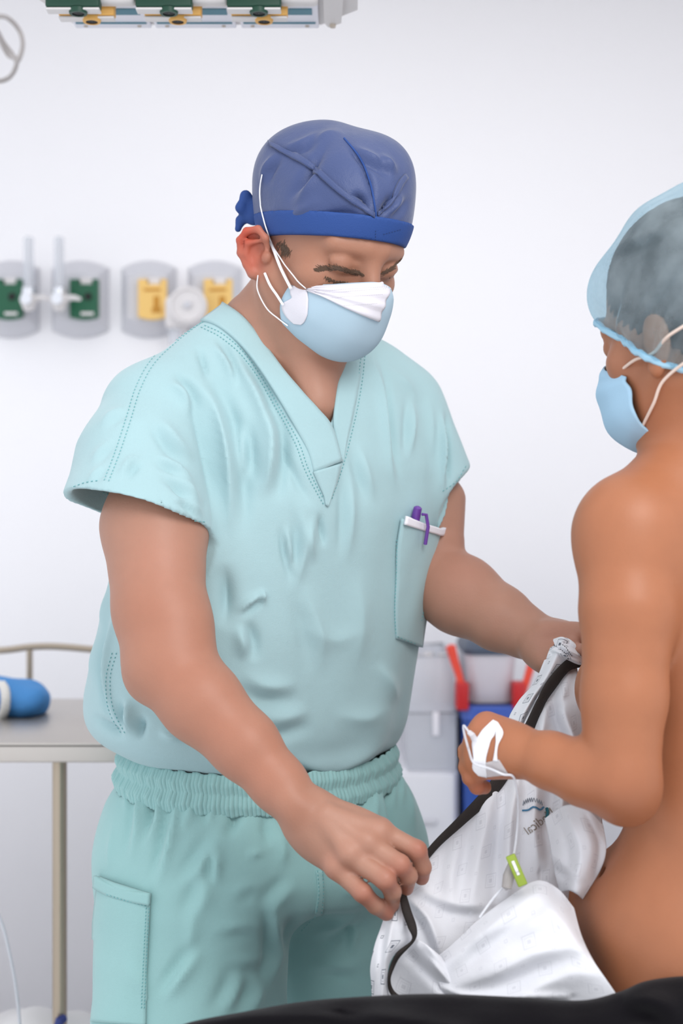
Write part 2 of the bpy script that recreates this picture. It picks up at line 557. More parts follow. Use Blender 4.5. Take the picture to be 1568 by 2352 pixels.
def patch(name, bvh, left, right, n, m, off, material, parent, thick=0.002, Yg=1.75, lift=None, slide=None):
    """cloth panel lying on the surface hit between two image polylines: its outer skin off metres proud, with edges"""
    Lp, Rp = resample(left, n), resample(right, n)
    V = np.zeros((n, m, 3)); Nn = np.zeros((n, m, 3))
    for i in range(n):
        for j in range(m):
            t = j / (m - 1)
            q = Lp[i] * (1 - t) + Rp[i] * t
            V[i, j], Nn[i, j] = cast(bvh, q[0], q[1], Yg, slide)
    for _ in range(2):
        Nn[1:-1, 1:-1] = (Nn[1:-1, 1:-1] * 2 + Nn[:-2, 1:-1] + Nn[2:, 1:-1] + Nn[1:-1, :-2] + Nn[1:-1, 2:])
        Nn /= np.linalg.norm(Nn, axis=-1, keepdims=True)
    o = off if lift is None else off + lift(np.linspace(0, 1, n)[:, None], np.linspace(0, 1, m)[None, :])[..., None]
    return grid_solid(name, V + Nn * o, material, parent, thick)
def on_surface(bvh, path, n, off, Yg=1.75):
    q = resample(path, n)
    out = []
    for x, y in q:
        h, nn = cast(bvh, x, y, Yg); out.append(h + nn * off)
    return np.array(out)
def stitches(mb, bvh, path, off=0.0006, pitch=9, r=0.0005, fill=0.6, Yg=1.75):
    q = np.asarray(path, float)
    L = np.linalg.norm(np.diff(q, axis=0), axis=1).sum()
    n = max(3, int(L / pitch))
    pts = on_surface(bvh, path, n * 2 + 1, off, Yg)
    for i in range(n):
        a, b = pts[2 * i], pts[2 * i + 1] * fill * 1.3 + pts[2 * i] * (1 - fill * 1.3)
        mb.tube([a, b], r, n=4)
# ================================================================== the room
wall_m = mat('wall_paint', srgb(246, 245, 248), 0.7, noise=0.006, nscale=3, bump=0.03, bscale=300, spec=0.2)
floor_m = mat('floor_vinyl', srgb(236, 235, 236), 0.4, noise=0.03, nscale=12)
ceil_m = mat('ceiling_tile', srgb(240, 240, 240), 0.8)
WY = 3.40
def struct(name, c, d, m):
    o = MB().box(c, d).build(name, m, smooth=False); o['kind'] = 'structure'; return o
struct('wall_back', (0, WY + .05, 1.45), (6.4, .1, 2.9), wall_m)
struct('wall_right', (2.6, 2.4, 1.45), (.1, 2.2, 2.9), wall_m)
struct('floor', (0, 2.0, -.05), (6.4, 3.0, .1), floor_m)
struct('ceiling', (0, 2.4, 2.95), (6.4, 2.2, .1), ceil_m)
struct('baseboard_back', (0, WY - .008, .05), (6.3, .016, .10), mat('baseboard_vinyl', srgb(190, 190, 194), .5))
# ================================================================== the man in scrubs
D2R = math.pi / 180
skin_m = mat('skin', srgb(224, 172, 148), 0.48, attr='tint', noise=0.05, nscale=60, bump=0.10, bscale=420, sss=0.12, spec=0.35)
scrub_m = mat('scrub_cotton', srgb(162, 192, 196), 0.85, noise=0.035, nscale=14, bump=0.16, bscale=900, sheen=0.25, spec=0.15, bump2=0.10, bscale2=26)
trouser_m = mat('trouser_cotton', srgb(147, 188, 187), 0.85, noise=0.035, nscale=14, bump=0.16, bscale=900, sheen=0.25, spec=0.15, bump2=0.12, bscale2=24)
thread_m = mat('teal_thread', srgb(112, 172, 174), 0.8)
white_trim_m = mat('white_trim', srgb(236, 234, 240), 0.7)
cap_m = mat('cap_fabric', srgb(62, 76, 118), 0.45, noise=0.10, nscale=16, bump=0.2, bscale=700, sheen=0.2, spec=0.3, bump2=0.2, bscale2=30)
band_m = mat('cap_band_fabric', srgb(44, 74, 136), 0.66, bump=0.2, bscale=700, spec=0.25)
mask_m = mat('mask_blue', srgb(170, 193, 207), 0.8, noise=0.03, nscale=18, bump=0.08, bscale=900, spec=0.15)
mask_w_m = mat('mask_white', srgb(216, 213, 220), 0.8, bump=0.1, bscale=900, spec=0.15)
elastic_m = mat('white_elastic', srgb(240, 240, 244), 0.7)
hair_m = mat('dark_hair', srgb(92, 72, 58), 0.6)

man = thing('person', 'man in teal scrubs, blue surgical cap and face mask, head bowed, hands holding the gown', 'person', (-0.08, 1.84, 0))
YT = 1.83
MY = 32 * D2R                                    # the torso is turned to his left
def prof(rows, yaw, Y):
    out = []
    for py, L, R, k in rows:
        W = (R - L) / 2 / F * Y * .955
        rx = W / math.sqrt(math.cos(yaw) ** 2 + (k * math.sin(yaw)) ** 2)
        c = P((L + R) / 2 + 8, py, Y)
        out.append((c[2], c[0], c[1], rx, rx * k))
    return out
# head frame: u to his left, v forward, w up
HY, HP = 40 * D2R, 30 * D2R
HC = P(757, 550, 1.72)
h_l = A(math.cos(HY), math.sin(HY), 0)
h_g = A(math.sin(HY) * math.cos(HP), -math.cos(HY) * math.cos(HP), -math.sin(HP))
h_h = A(math.sin(HY) * math.sin(HP), -math.cos(HY) * math.sin(HP), math.cos(HP))
HR = np.stack([h_l, h_g, h_h], 1)
def H(u, v, w_): return HC + u * h_l + v * h_g + w_ * h_h

chest_rows = [(800, 470, 900, .58), (850, 420, 950, .60), (930, 345, 1000, .62), (1050, 310, 1024, .66), (1150, 292, 1030, .66), (1300, 258, 1004, .66),
              (1400, 238, 986, .67), (1500, 214, 966, .68), (1600, 193, 944, .70), (1650, 196, 934, .70), (1690, 225, 916, .68), (1722, 290, 896, .66), (1740, 320, 870, .64)]

# ---------------------------------------------------------------- body
Bd = Field()
Bd.stack(prof([(r[0], r[1], r[2], r[3]) for r in chest_rows if 840 < r[0]], MY, YT), MY, tilt=0.10, inset=0.036, k=0.03)
# head
Bd.ell(H(0, -.012, .030), (.077, .096, .090), HR, k=.02)
Bd.ell(H(0, .028, -.040), (.064, .060, .085), HR, k=.025)
for s in (-1, 1):
    Bd.cone(H(s * .056, -.005, -.062), H(s * .022, .058, -.106), .018, .019, k=.025)
    Bd.ell(H(s * .050, .050, -.030), (.022, .022, .018), HR, k=.02)
    Bd.cone(H(s * .012, .084, .020), H(s * .048, .068, .016), .0085, .008, k=.02)
Bd.ell(H(0, .066, -.104), (.024, .022, .019), HR, k=.02)
for s in (-1, 1):
    Bd.ell(H(s * .034, .096, -.004), (.016, .014, .012), HR, k=.012, mode='s')
    Bd.ell(H(s * .034, .073, -.003), (.0150, .0135, .0135), HR, k=.004)
    Bd.cone(H(s * .020, .080, -.001), H(s * .047, .075, -.002), .0052, .0045, k=.004)      # lowered upper lid
    Bd.cone(H(s * .021, .083, -.0095), H(s * .046, .076, -.010), .0030, .0026, k=.003)     # lower lid roll
    Bd.cone(H(s * .012, .088, -.036), H(s * .016, .100, -.040), .009, .008, k=.010)         # nostril wings
Bd.cone(H(0, .083, .012), H(0, .108, -.036), .0082, .0120, k=.014)
Bd.cone(H(-.018, .090, -.074), H(.018, .090, -.074), .009, .009, k=.012)
# ear on the near side and its twin
for s in (1, -1):
    e = lambda u, v, w_: H((-.079 + (u + .079) * .72) * s, -.012 + (v + .012) * .78, -.034 + (w_ + .030) * .76)
    n_ = HR @ A(-.818 * s, .575, 0); e1 = HR @ A(-.575 * s, -.818, 0)
    Re = np.stack([n_, e1, h_h], 1)
    Bd.ell(e(-.090, -.028, -.028) - n_ * .004, (.0042, .0155, .025), Re, k=.006)
    rim = [(-.079, -.010, -.016), (-.087, -.010, -.003), (-.096, -.024, .005), (-.104, -.040, -.006), (-.106, -.047, -.024), (-.101, -.042, -.043), (-.092, -.030, -.056), (-.084, -.019, -.065)]
    Bd.chain([e(*q) for q in rim], [.0034, .0038, .0042, .0043, .0042, .0040, .0042, .0062], k=.003)
    Bd.chain([e(-.088, -.018, -.010) + n_ * .001, e(-.098, -.034, -.022) + n_ * .001, e(-.096, -.034, -.040) + n_ * .001, e(-.088, -.024, -.052)], [.0026, .0034, .0034, .0032], k=.004)
    Bd.ell(e(-.0855, -.0175, -.031) + n_ * .004, (.010, .0070, .0098), Re, k=.003, mode='s')
    Bd.ell(e(-.0795, -.004, -.031), (.0045, .006, .007), HR, k=.005)
# neck
Bd.cone(H(0, -.026, -.055), P(648, 805, 1.805), .056, .064, k=.03)
Bd.cone(P(648, 805, 1.805), P(650, 920, 1.815), .066, .10, k=.05)
Bd.cone(H(.030, .010, -.095) , P(735, 930, 1.725), .016, .012, k=.03)       # neck muscle
Bd.cone(H(-.052, -.02, -.05), P(720, 910, 1.725), .014, .012, k=.03)
Bd.cone(P(640, 800, 1.81), P(415, 950, 1.74), .047, .036, k=.04)
Bd.cone(P(650, 810, 1.82), P(880, 955, 1.90), .045, .036, k=.05)
Bd.cone(P(665, 720, 1.79), P(566, 744, 1.785), .05, .027, k=.03)
# right arm (near side)
RA = [P(385, 1000, 1.725), P(355, 1210, 1.648), P(366, 1400, 1.602), P(376, 1525, 1.575), P(462, 1612, 1.556), P(562, 1712, 1.535), P(640, 1800, 1.520), P(697, 1866, 1.510)]
Bd.chain(RA, [.046, .0605, .0515, .0440, .0440, .0362, .0290, .0252], k=.012, k0=.04)
Bd.cone(P(346, 1562, 1.588), P(376, 1490, 1.60), .022, .030, k=.02)
Bd.ell(P(420, 1470, 1.585), (.028, .03, .035), None, k=.04)
# right hand: back of the hand, fingers closing on the gown edge
mcp = [P(872, 1911, 1.500), P(842, 1937, 1.487), P(800, 1962, 1.482), P(772, 1992, 1.487)]
wr = P(705, 1876, 1.510)
for i, q in enumerate(mcp):
    a0 = wr + (q - wr) * 0.12 + A(0, 0.006, 0)
    Bd.cone(a0, q + A(0, .006, 0), .0230, .0128 if i else .0142, k=.018)
Bd.ell(P(775, 1925, 1.512), (.042, .016, .030), None, k=.02)
Bd.chain([P(735, 1885, 1.53), P(812, 1925, 1.548), P(872, 1985, 1.552), P(925, 2036, 1.545)], [.020, .017, .0125, .0105], k=.010)   # thumb behind
Bd.chain([mcp[0], P(957, 1953, 1.488), P(970, 1992, 1.498), P(968, 2016, 1.510)], [.0122, .0102, .0090, .0080], k=.004)
Bd.chain([mcp[1], P(918, 1986, 1.470), P(938, 2012, 1.482), P(932, 2040, 1.500)], [.0122, .0104, .0090, .0080], k=.004)
Bd.chain([mcp[2], P(884, 2020, 1.462), P(901, 2048, 1.476), P(900, 2078, 1.494)], [.0118, .0102, .0088, .0080], k=.004)
Bd.chain([mcp[3], P(832, 2050, 1.468), P(862, 2080, 1.478), P(887, 2098, 1.490)], [.0112, .0096, .0084, .0078], k=.004)
for q, r in zip(mcp, (.0118, .0122, .0115, .0105)): Bd.ell(q + A(0, -.006, .002), (r, r, r), None, k=.010)
for a, b in ((P(745, 1870, 1.487), mcp[1]), (P(735, 1882, 1.485), mcp[2]), (P(758, 1862, 1.49), mcp[0])):
    Bd.cone(a, b + A(0, -.010, .004), .004, .005, k=.012)                      # tendons
Bd.ell(P(672, 1852, 1.494), (.012, .010, .012), None, k=.018)                  # wrist bone
# left arm (far side)
LA = [P(915, 1000, 1.91), P(958, 1180, 1.885), P(968, 1312, 1.865), P(1060, 1368, 1.832), P(1150, 1422, 1.792), P(1205, 1452, 1.772), P(1245, 1472, 1.757)]
Bd.chain(LA, [.036, .0450, .0500, .0500, .0400, .0310, .0262], k=.012, k0=.04)
Bd.cone(P(1018, 1235, 1.86), P(1010, 1150, 1.875), .026, .034, k=.02)
# left hand: a fist on the neckline
Bd.ell(P(1243, 1494, 1.735), (.019, .020, .025), None, k=.018)
Bd.ell(P(1285, 1478, 1.745), (.040, .026, .028), None, k=.02)
Bd.chain([P(1238, 1488, 1.738), P(1262, 1512, 1.722), P(1290, 1500, 1.708), P(1312, 1482, 1.706)], [.021, .0185, .0130, .0105], k=.010)  # thumb
lm = [P(1318, 1460, 1.728), P(1326, 1474, 1.735), P(1332, 1490, 1.742), P(1332, 1506, 1.75)]
for i, q in enumerate(lm):
    Bd.cone(P(1262, 1470 + i * 8, 1.745), q, .018, .0125, k=.012)
    Bd.chain([q, q + A(.026, -.014, -.010), q + A(.024, -.034, -.018), q + A(.002, -.034, -.014)], [.0118, .0102, .0090, .0082], k=.004)
Bd.cone(P(1255, 1452, 1.73), P(1345, 1452, 1.715), .011, .0115, k=.012)
V, Q = Bd.mesh(A(-.36, 1.36, .88), A(.40, 2.05, 1.86), 0.0027)
bodyV, bodyQ = V, Q
man_bvh = bvh_of(V, Q)
def paint(V, base, spots):
    c = np.tile(np.array(srgb(*base)), (len(V), 1))
    for ctr, rad, colr, amt in spots:
        d = np.linalg.norm(V - ctr, axis=1) / rad
        k = (np.exp(-d * d * 1.2) * amt)[:, None]
        c = c * (1 - k) + np.array(srgb(*colr)) * k
    return c * np.array([.80, .80, .79])
RED = (186, 100, 78)
spots = [(H(-.100, -.036, -.018), .034, (206, 70, 48), .85), (H(-.086, -.02, -.05), .02, (206, 80, 56), .6), (H(0, .06, .03), .09, (172, 118, 92), .6), (H(-.04, .05, -.03), .07, (166, 110, 84), .6),
         (P(720, 830, 1.76), .05, (178, 118, 92), .5)]
for q in mcp: spots.append((q, .014, RED, .6))
for q in (P(970, 1950, 1.48), P(925, 1995, 1.465), P(890, 2028, 1.46), P(838, 2056, 1.465), P(970, 2016, 1.50), P(935, 2040, 1.49), P(890, 2095, 1.485)): spots.append((q, .015, (178, 98, 78), .6))
for q, r in ((P(360, 1400, 1.56), .06), (P(420, 1540, 1.53), .06), (P(520, 1660, 1.5), .06), (P(620, 1770, 1.49), .05)): spots.append((q, r, (182, 116, 90), .55))
spots += [(P(690, 1862, 1.48), .022, (160, 104, 80), .5), (P(365, 1270, 1.58), .05, (194, 134, 112), .5), (P(1060, 1300, 1.80), .06, (184, 120, 98), .4), (P(1290, 1470, 1.71), .035, (190, 132, 112), .5)]
mesh_np('body', V, [Q], skin_m, man, True, col=paint(V, (188, 140, 119), spots))

# brows, lashes, sideburn
def strands(name, path, wd, n, ln, dirn, r=0.0004, parent=man, bvh=None, off=0.0003, m=hair_m):
    mb = MB(); bvh = bvh or man_bvh
    q = resample(path, 60)
    for _ in range(n):
        t = RNG.integers(0, 59); c = q[t] + RNG.normal(0, 1, 2) * wd
        d = np.array(dirn(t / 59.0), float) + RNG.normal(0, .25, 2)
        a, na = cast(bvh, c[0], c[1]); b, nb = cast(bvh, c[0] + d[0] * ln, c[1] + d[1] * ln)
        if np.linalg.norm(a - b) > ln / 900: continue
        mid = (a + b) / 2 + na * (off + .0006)
        mb.tube([a + na * off * .2, mid, b + nb * off], [r, r, r * .4], n=4)
    return mb.build(name, m, parent)
strands('eyebrow', [(732, 622), (770, 616), (803, 624), (838, 634)], 1.9, 300, 11, lambda t: (-1, -.25 - .3 * t))
strands('eyebrow', [(870, 632), (895, 620), (918, 600)], 1.6, 220, 9, lambda t: (.9, -.6))
strands('lashes', [(748, 634), (772, 645), (800, 647)], .8, 60, 7, lambda t: (-.2, 1))
strands('lashes', [(886, 640), (905, 634), (922, 622)], .8, 50, 6, lambda t: (.4, .9))
strands('sideburn', [(645, 560), (656, 568), (662, 580)], 4.5, 110, 10, lambda t: (-.3, 1))

# ---------------------------------------------------------------- scrub top
def poly_sdf(q, poly):
    poly = np.asarray(poly, float); n = len(poly)
    d = np.full(len(q), 1e9); ins = np.zeros(len(q), bool)
    for i in range(n):
        a, b = poly[i], poly[(i + 1) % n]; ba = b - a; p = q - a
        t = np.clip(p @ ba / (ba @ ba), 0, 1); e = p - t[:, None] * ba
        d = np.minimum(d, np.sqrt((e * e).sum(1)))
        c = ((a[1] > q[:, 1]) != (b[1] > q[:, 1])) & (q[:, 0] < (b[0] - a[0]) * (q[:, 1] - a[1]) / (b[1] - a[1] + 1e-12) + a[0])
        ins ^= c
    return np.where(ins, -d, d)
VNECK = [(505, 690), (548, 742), (592, 798), (636, 858), (682, 912), (718, 952), (755, 984), (770, 930), (776, 884), (786, 834), (806, 790), (850, 760), (840, 660), (560, 640)]
def v_cut(p):
    q = to_px(p)
    d = poly_sdf(q, VNECK) / 1850.0
    return np.maximum(d, p[:, 1] - 1.82)
def plane3(a, b, c, toward):
    n = unit(np.cross(b - a, c - a))
    if n @ (toward - a) < 0: n = -n
    return n, a
St = Field()
St.cone(P(585, 782, 1.80), P(368, 955, 1.73), .058, .062, k=.05)
St.cone(P(700, 795, 1.83), P(905, 930, 1.90), .056, .058, k=.05)
slv = Field()
# sleeves are added after the shoulder so that they can be cut and hollowed
St.chain([P(354, 965, 1.725), P(326, 1060, 1.69), P(308, 1215, 1.645)], [.060, .077, .0895], k=.012, k0=.03)
St.cone(P(922, 935, 1.905), P(1001, 1130, 1.875), .055, .0555, k=.03)
nR, aR = plane3(P(150, 1142, 1.67), P(482, 1213, 1.62), P(316, 1143, 1.555), P(320, 1400, 1.64))
nL, aL = plane3(P(1080, 1072, 1.875), P(1012, 1145, 1.83), P(1030, 1135, 1.94), P(1060, 1300, 1.87))
def cut(n, a, side_fn):
    def fn(p):
        d = -((p - a) @ n)          # negative beyond the hem plane
        return np.maximum(d, side_fn(p))
    return fn
def capsule_region(a, b, r):
    ba = b - a
    def fn(p):
        q = p - a; t = np.clip(q @ ba / (ba @ ba), 0, 1)
        return np.linalg.norm(q - t[:, None] * ba, axis=1) - r
    return fn
St.fn(cut(nR, aR, capsule_region(P(316, 1185, 1.64), P(300, 1330, 1.61), .105)), P(310, 1240, 1.65), .16, 0.003, 's')
St.fn(cut(nL, aL, capsule_region(P(1045, 1115, 1.885), P(1075, 1200, 1.87), .075)), P(1050, 1150, 1.88), .13, 0.003, 's')
St.cone(P(335, 1010, 1.705), P(305, 1235, 1.640), .060, .0855, k=.003, mode='s')
St.cone(P(950, 990, 1.90), P(1006, 1150, 1.872), .040, .0515, k=.003, mode='s')
# the torso comes after the hollowing so that the sleeves never eat the body of the shirt
St.stack(prof(chest_rows, MY, YT), MY, tilt=0.10, k=0.025, endk=.03)
St.cone(P(645, 838, 1.83), P(645, 920, 1.83), .072, .10, k=.05)
V0, Q0 = St.mesh(A(-.30, 1.46, 1.08), A(.30, 2.0, 1.66), 0.0045)
V0 = smooth_mesh(V0, Q0, 2, .5)
uncut_bvh = bvh_of(V0, Q0)
St.fn(v_cut, P(680, 830, 1.70), .22, 0.002, 's')
V, Q = St.mesh(A(-.40, 1.46, 1.00), A(.36, 2.08, 1.66), 0.0032)
V = smooth_mesh(V, Q, 1, .4)
folds = [
 # armpit and sleeve
 ([(400, 868), (440, 930), (470, 1020), (486, 1120), (489, 1215)], 13, -5, 0),
 ([(432, 850), (490, 940), (518, 1040), (528, 1150), (522, 1240)], 20, 9, -1),
 ([(545, 960), (556, 1040), (560, 1120)], 14, 7, -1), ([(612, 930), (622, 1010), (616, 1090), (600, 1150)], 18, 8, -1),
 ([(512, 800), (560, 860), (600, 940), (628, 1040)], 16, 6, -1), ([(480, 775), (520, 840), (540, 900)], 10, 4, -1),
 ([(450, 790), (470, 840), (478, 880)], 8, -4, 0),
 ([(225, 985), (250, 955), (300, 930)], 10, 2, 1), ([(205, 1070), (225, 1040), (262, 1005)], 9, 1.6, 1), ([(196, 1110), (215, 1090), (240, 1062)], 8, 1.5, 1),
 ([(380, 872), (420, 905), (440, 960)], 12, 5, -1), ([(360, 950), (400, 1010), (450, 1060)], 14, 4, 1), ([(370, 1075), (420, 1110), (465, 1168)], 10, 4.5, 1), ([(350, 1040), (400, 1070), (452, 1120)], 9, 3.5, 1),
 ([(395, 1140), (430, 1150), (470, 1190)], 7, 3, 1), ([(270, 1100), (300, 1060), (330, 1050)], 10, 3, 1),
 # chest
 ([(640, 985), (660, 1050), (690, 1120), (728, 1170)], 13, -4, 0), ([(735, 1172), (738, 1215), (744, 1262)], 7, -4, 0), ([(720, 1180), (712, 1240), (722, 1300)], 10, 3.5, 0),
 ([(655, 1200), (670, 1290), (680, 1330)], 8, 3.5, 1), ([(690, 1150), (700, 1250), (676, 1370)], 12, 3, 1),
 ([(842, 800), (872, 880), (886, 1000), (900, 1090), (915, 1140)], 9, 4, -1), ([(820, 1010), (842, 1090), (862, 1160)], 12, 3, 1), ([(945, 900), (946, 980), (940, 1060)], 8, 3, 1),
 ([(1012, 930), (1016, 1040), (1017, 1140)], 7, 6, -1), ([(985, 905), (990, 1000), (992, 1060)], 12, 2.5, 0), ([(800, 1060), (806, 1180), (798, 1300)], 12, 3, 1),
 ([(880, 840), (930, 880), (962, 930)], 14, 2.5, 0), ([(690, 1330), (730, 1450), (740, 1560)], 20, 3, 1), ([(820, 1300), (830, 1420), (815, 1560)], 22, 2.5, 0),
 # belly
 ([(540, 1412), (580, 1378), (616, 1358)], 8, 3.5, 1), ([(600, 1352), (606, 1380), (600, 1392)], 5, 4, 0), ([(540, 1430), (556, 1480), (552, 1520)], 16, 5, -1),
 ([(548, 1540), (600, 1572), (650, 1576), (690, 1564)], 20, 4, 1), ([(590, 1640), (640, 1650), (720, 1630)], 20, 3.2, 1), ([(560, 1660), (620, 1690), (690, 1690)], 16, -3, 0),
 ([(640, 1722), (720, 1752), (830, 1732), (900, 1690)], 16, 7, 0), ([(760, 1640), (840, 1650), (900, 1620)], 22, 3, 0), ([(515, 1290), (520, 1390), (510, 1450)], 18, -7, 0),
 ([(670, 1420), (760, 1470), (850, 1440)], 26, 2.2, 0), ([(860, 1520), (890, 1560), (915, 1620)], 14, 3, 0),
 # hip side
 ([(270, 1380), (250, 1480), (246, 1570), (262, 1640), (292, 1690)], 7, 4, 1), ([(292, 1600), (300, 1650), (290, 1690)], 12, 7, 1), ([(330, 1640), (320, 1680), (330, 1700)], 9, -7, 0), ([(210, 1640), (250, 1670), (290, 1700)], 9, -5, 0),
 ([(225, 1440), (215, 1520), (214, 1590)], 14, 3, 0), ([(360, 1680), (400, 1690), (440, 1690)], 9, 5, 0), ([(245, 1340), (236, 1400), (232, 1450)], 10, 3, 0),
]
V = ripple(V, Q, .0036, MY, 3)
V = apply_folds(V, Q, [(f[0], f[1], f[2] * 2.2) + tuple(f[3:]) for f in folds])
def clear_of_skin(V, Q, fld, gap):
    N = vnormals(V, Q); d = fld.eval(V)
    k = (d < gap) & (d > -.010)
    e = .002; p = V[k]
    g = np.stack([fld.eval(p + e * np.eye(3)[x]) - d[k] for x in range(3)], 1); g /= np.linalg.norm(g, axis=1, keepdims=True) + 1e-9
    same = np.sum(g * N[k], 1) > .25
    V = V.copy(); idx = np.where(k)[0][same]
    V[idx] += g[same] * (gap - d[idx])[:, None]
    return V
V = clear_of_skin(V, Q, Bd, .004)
top_o = mesh_np('scrub_top', V, [Q], scrub_m, man)
top_bvh = bvh_of(V, Q)
collar = patch('neckband', uncut_bvh, [(462, 738), (500, 752), (545, 788), (590, 842), (640, 920), (680, 990), (706, 1040), (718, 1086)],
      [(515, 699), (562, 735), (606, 792), (650, 852), (694, 904), (729, 942), (760, 982), (783, 1060)], 46, 9, .0045, scrub_m, top_o, .0045, slide=(1.5, 3))
patch('neckband', uncut_bvh, [(780, 838), (774, 880), (768, 925), (764, 975), (772, 1020), (784, 1062)],
      [(834, 800), (828, 850), (820, 900), (808, 960), (796, 1010), (786, 1062)], 34, 7, .0025, scrub_m, top_o, .003)
patch('neckband_tip', top_bvh, [(718, 1084), (730, 1112), (742, 1140), (746, 1160)], [(783, 1064), (774, 1100), (762, 1135), (752, 1164)], 16, 7, .0028, scrub_m, top_o, .003)
# hems: sleeve edges
def ring_hem(name, n, a, ctr, r, w_, parent, flat=1.0):
    x = unit(np.cross(n, A(0, 0, 1))); y = np.cross(n, x)
    V_, N_ = [], []
    na = 72
    Vg = np.zeros((4, na, 3))
    for k in range(na):
        t = 2 * math.pi * k / na
        d = math.cos(t) * x + math.sin(t) * y
        h = top_bvh.ray_cast(Vector(ctr + d * .2 - n * .012), Vector(-d))
        p = np.array(h[0]) if h[0] is not None else ctr + d * r - n * .012
        for i, (ax, o) in enumerate(((-w_, .0012), (-w_ * .5, .002), (-.002, .002), (.0012, .0004))):
            Vg[i, k] = p + d * o + n * (ax + .012)
    return Vg
# chest pocket with white trim
pocket = patch('chest_pocket', uncut_bvh, [(918, 1190), (908, 1255), (905, 1330), (902, 1400), (904, 1465)], [(1013, 1222), (1004, 1280), (990, 1340), (972, 1420), (962, 1486)],
      34, 16, .0052, scrub_m, top_o, .0045, lift=lambda a, b: .004 * np.sin(np.pi * b) * (1 - a) ** 0.5 + .0012 * np.sin(9 * b + 4 * a) * np.sin(np.pi * b) * np.sin(np.pi * a), slide=(-3, 0))
patch('pocket_trim', uncut_bvh, [(921, 1184), (950, 1196), (985, 1207), (1014, 1209)], [(917, 1203), (948, 1213), (982, 1223), (1013, 1228)], 22, 5, .0108, white_trim_m, pocket, .004, slide=(-3, 0))
mb = MB()
for path, pt in (
    ([(470, 748), (512, 768), (556, 806), (598, 862), (640, 932), (684, 1012), (708, 1078), (742, 1146)], 8), ([(462, 752), (508, 776), (552, 814), (594, 870), (634, 936), (676, 1014), (702, 1084), (744, 1162)], 8),
    ([(838, 810), (832, 870), (822, 930), (806, 1000), (788, 1068), (760, 1150)], 8), ([(830, 808), (822, 870), (813, 930), (798, 1000), (780, 1060)], 8), ([(722, 1088), (774, 1090)], 8),
    ([(500, 702), (455, 738), (400, 778), (345, 830), (312, 890), (290, 960), (264, 1040), (238, 1108)], 8), ([(508, 708), (462, 742), (408, 784), (354, 836), (322, 896), (300, 966), (274, 1044), (248, 1110)], 8),
    ([(236, 1132), (320, 1160), (400, 1186), (474, 1200)], 9), ([(170, 1118), (200, 1108), (230, 1104)], 9), ([(1016, 1128), (1046, 1106), (1072, 1066)], 9),
    ([(258, 1500), (243, 1560), (250, 1630), (280, 1688)], 9), ([(268, 1500), (253, 1560), (260, 1630), (290, 1688)], 9)):
    stitches(mb, top_bvh, path, .0008 if pt else 0, pt)
mb.build('stitching', thread_m, top_o)
mb = MB()
pb = BVHTree.FromObject(pocket, bpy.context.evaluated_depsgraph_get())
stitches(mb, pb, [(912, 1240), (910, 1330), (907, 1400), (910, 1460)], .0006, 8); stitches(mb, pb, [(912, 1462), (935, 1472), (958, 1480)], .0006, 8); stitches(mb, pb, [(1000, 1280), (984, 1350), (966, 1430)], .0006, 8)
mb.build('stitching', thread_m, pocket)

# pen clipped in the pocket
pen_m = mat('purple_plastic', srgb(104, 60, 150), 0.32, spec=0.5)
pen = thing('pen', 'purple pen clipped on the white-trimmed chest pocket', 'pen', P(948, 1200, 1.70))
def pen_pt(px, py, o):
    h, n = cast(uncut_bvh, px, py); return h + n * o
p0, p1 = pen_pt(947, 1166, .0085), pen_pt(943, 1300, -.008)
mb = MB(); mb.tube([p0 + (p0 - p1) * .02, p0, p0 * .9 + p1 * .1, p0 * .82 + p1 * .18, p0 * .74 + p1 * .26], [.0032, .0052, .0057, .0057, .0054], n=16)
mb.build('barrel', pen_m, pen)
c0, c1, c2, c3 = pen_pt(948, 1180, .0150), pen_pt(954, 1180, .0165), pen_pt(956, 1205, .0180), pen_pt(953, 1246, .0155)
mb = MB(); mb.tube([c0, c1, c2, c3], [.0020, .0022, .0023, .0024], n=10); mb.build('clip', pen_m, pen)

# ---------------------------------------------------------------- trousers
Tr = Field()
pel_rows = [(1708, 310, 890, .68), (1735, 304, 898, .69), (1775, 282, 918, .70), (1840, 258, 940, .72), (1950, 248, 960, .74), (2010, 244, 966, .74), (2050, 246, 960, .72)]
Tr.stack(prof(pel_rows, MY, YT), MY, tilt=0.12, k=.02, endk=.08)
hipR, hipL = P(430, 2100, 1.80), P(800, 2100, 1.90)
Tr.chain([P(452, 1990, 1.79), P(432, 2352, 1.75), P(420, 2800, 1.79), A(-.20, 1.80, .12)], [.122, .116, .098, .085], k=.012, k0=.05)
Tr.chain([P(786, 1960, 1.90), P(812, 2352, 1.96), P(815, 2800, 1.94), A(.03, 1.93, .12)], [.104, .112, .098, .085], k=.012, k0=.05)
V, Q = Tr.mesh(A(-.42, 1.56, .04), A(.34, 2.14, 1.14), 0.0042)
ang = np.arctan2((V[:, 1] - YT), (V[:, 0] - P(600, 1720, YT)[0]))
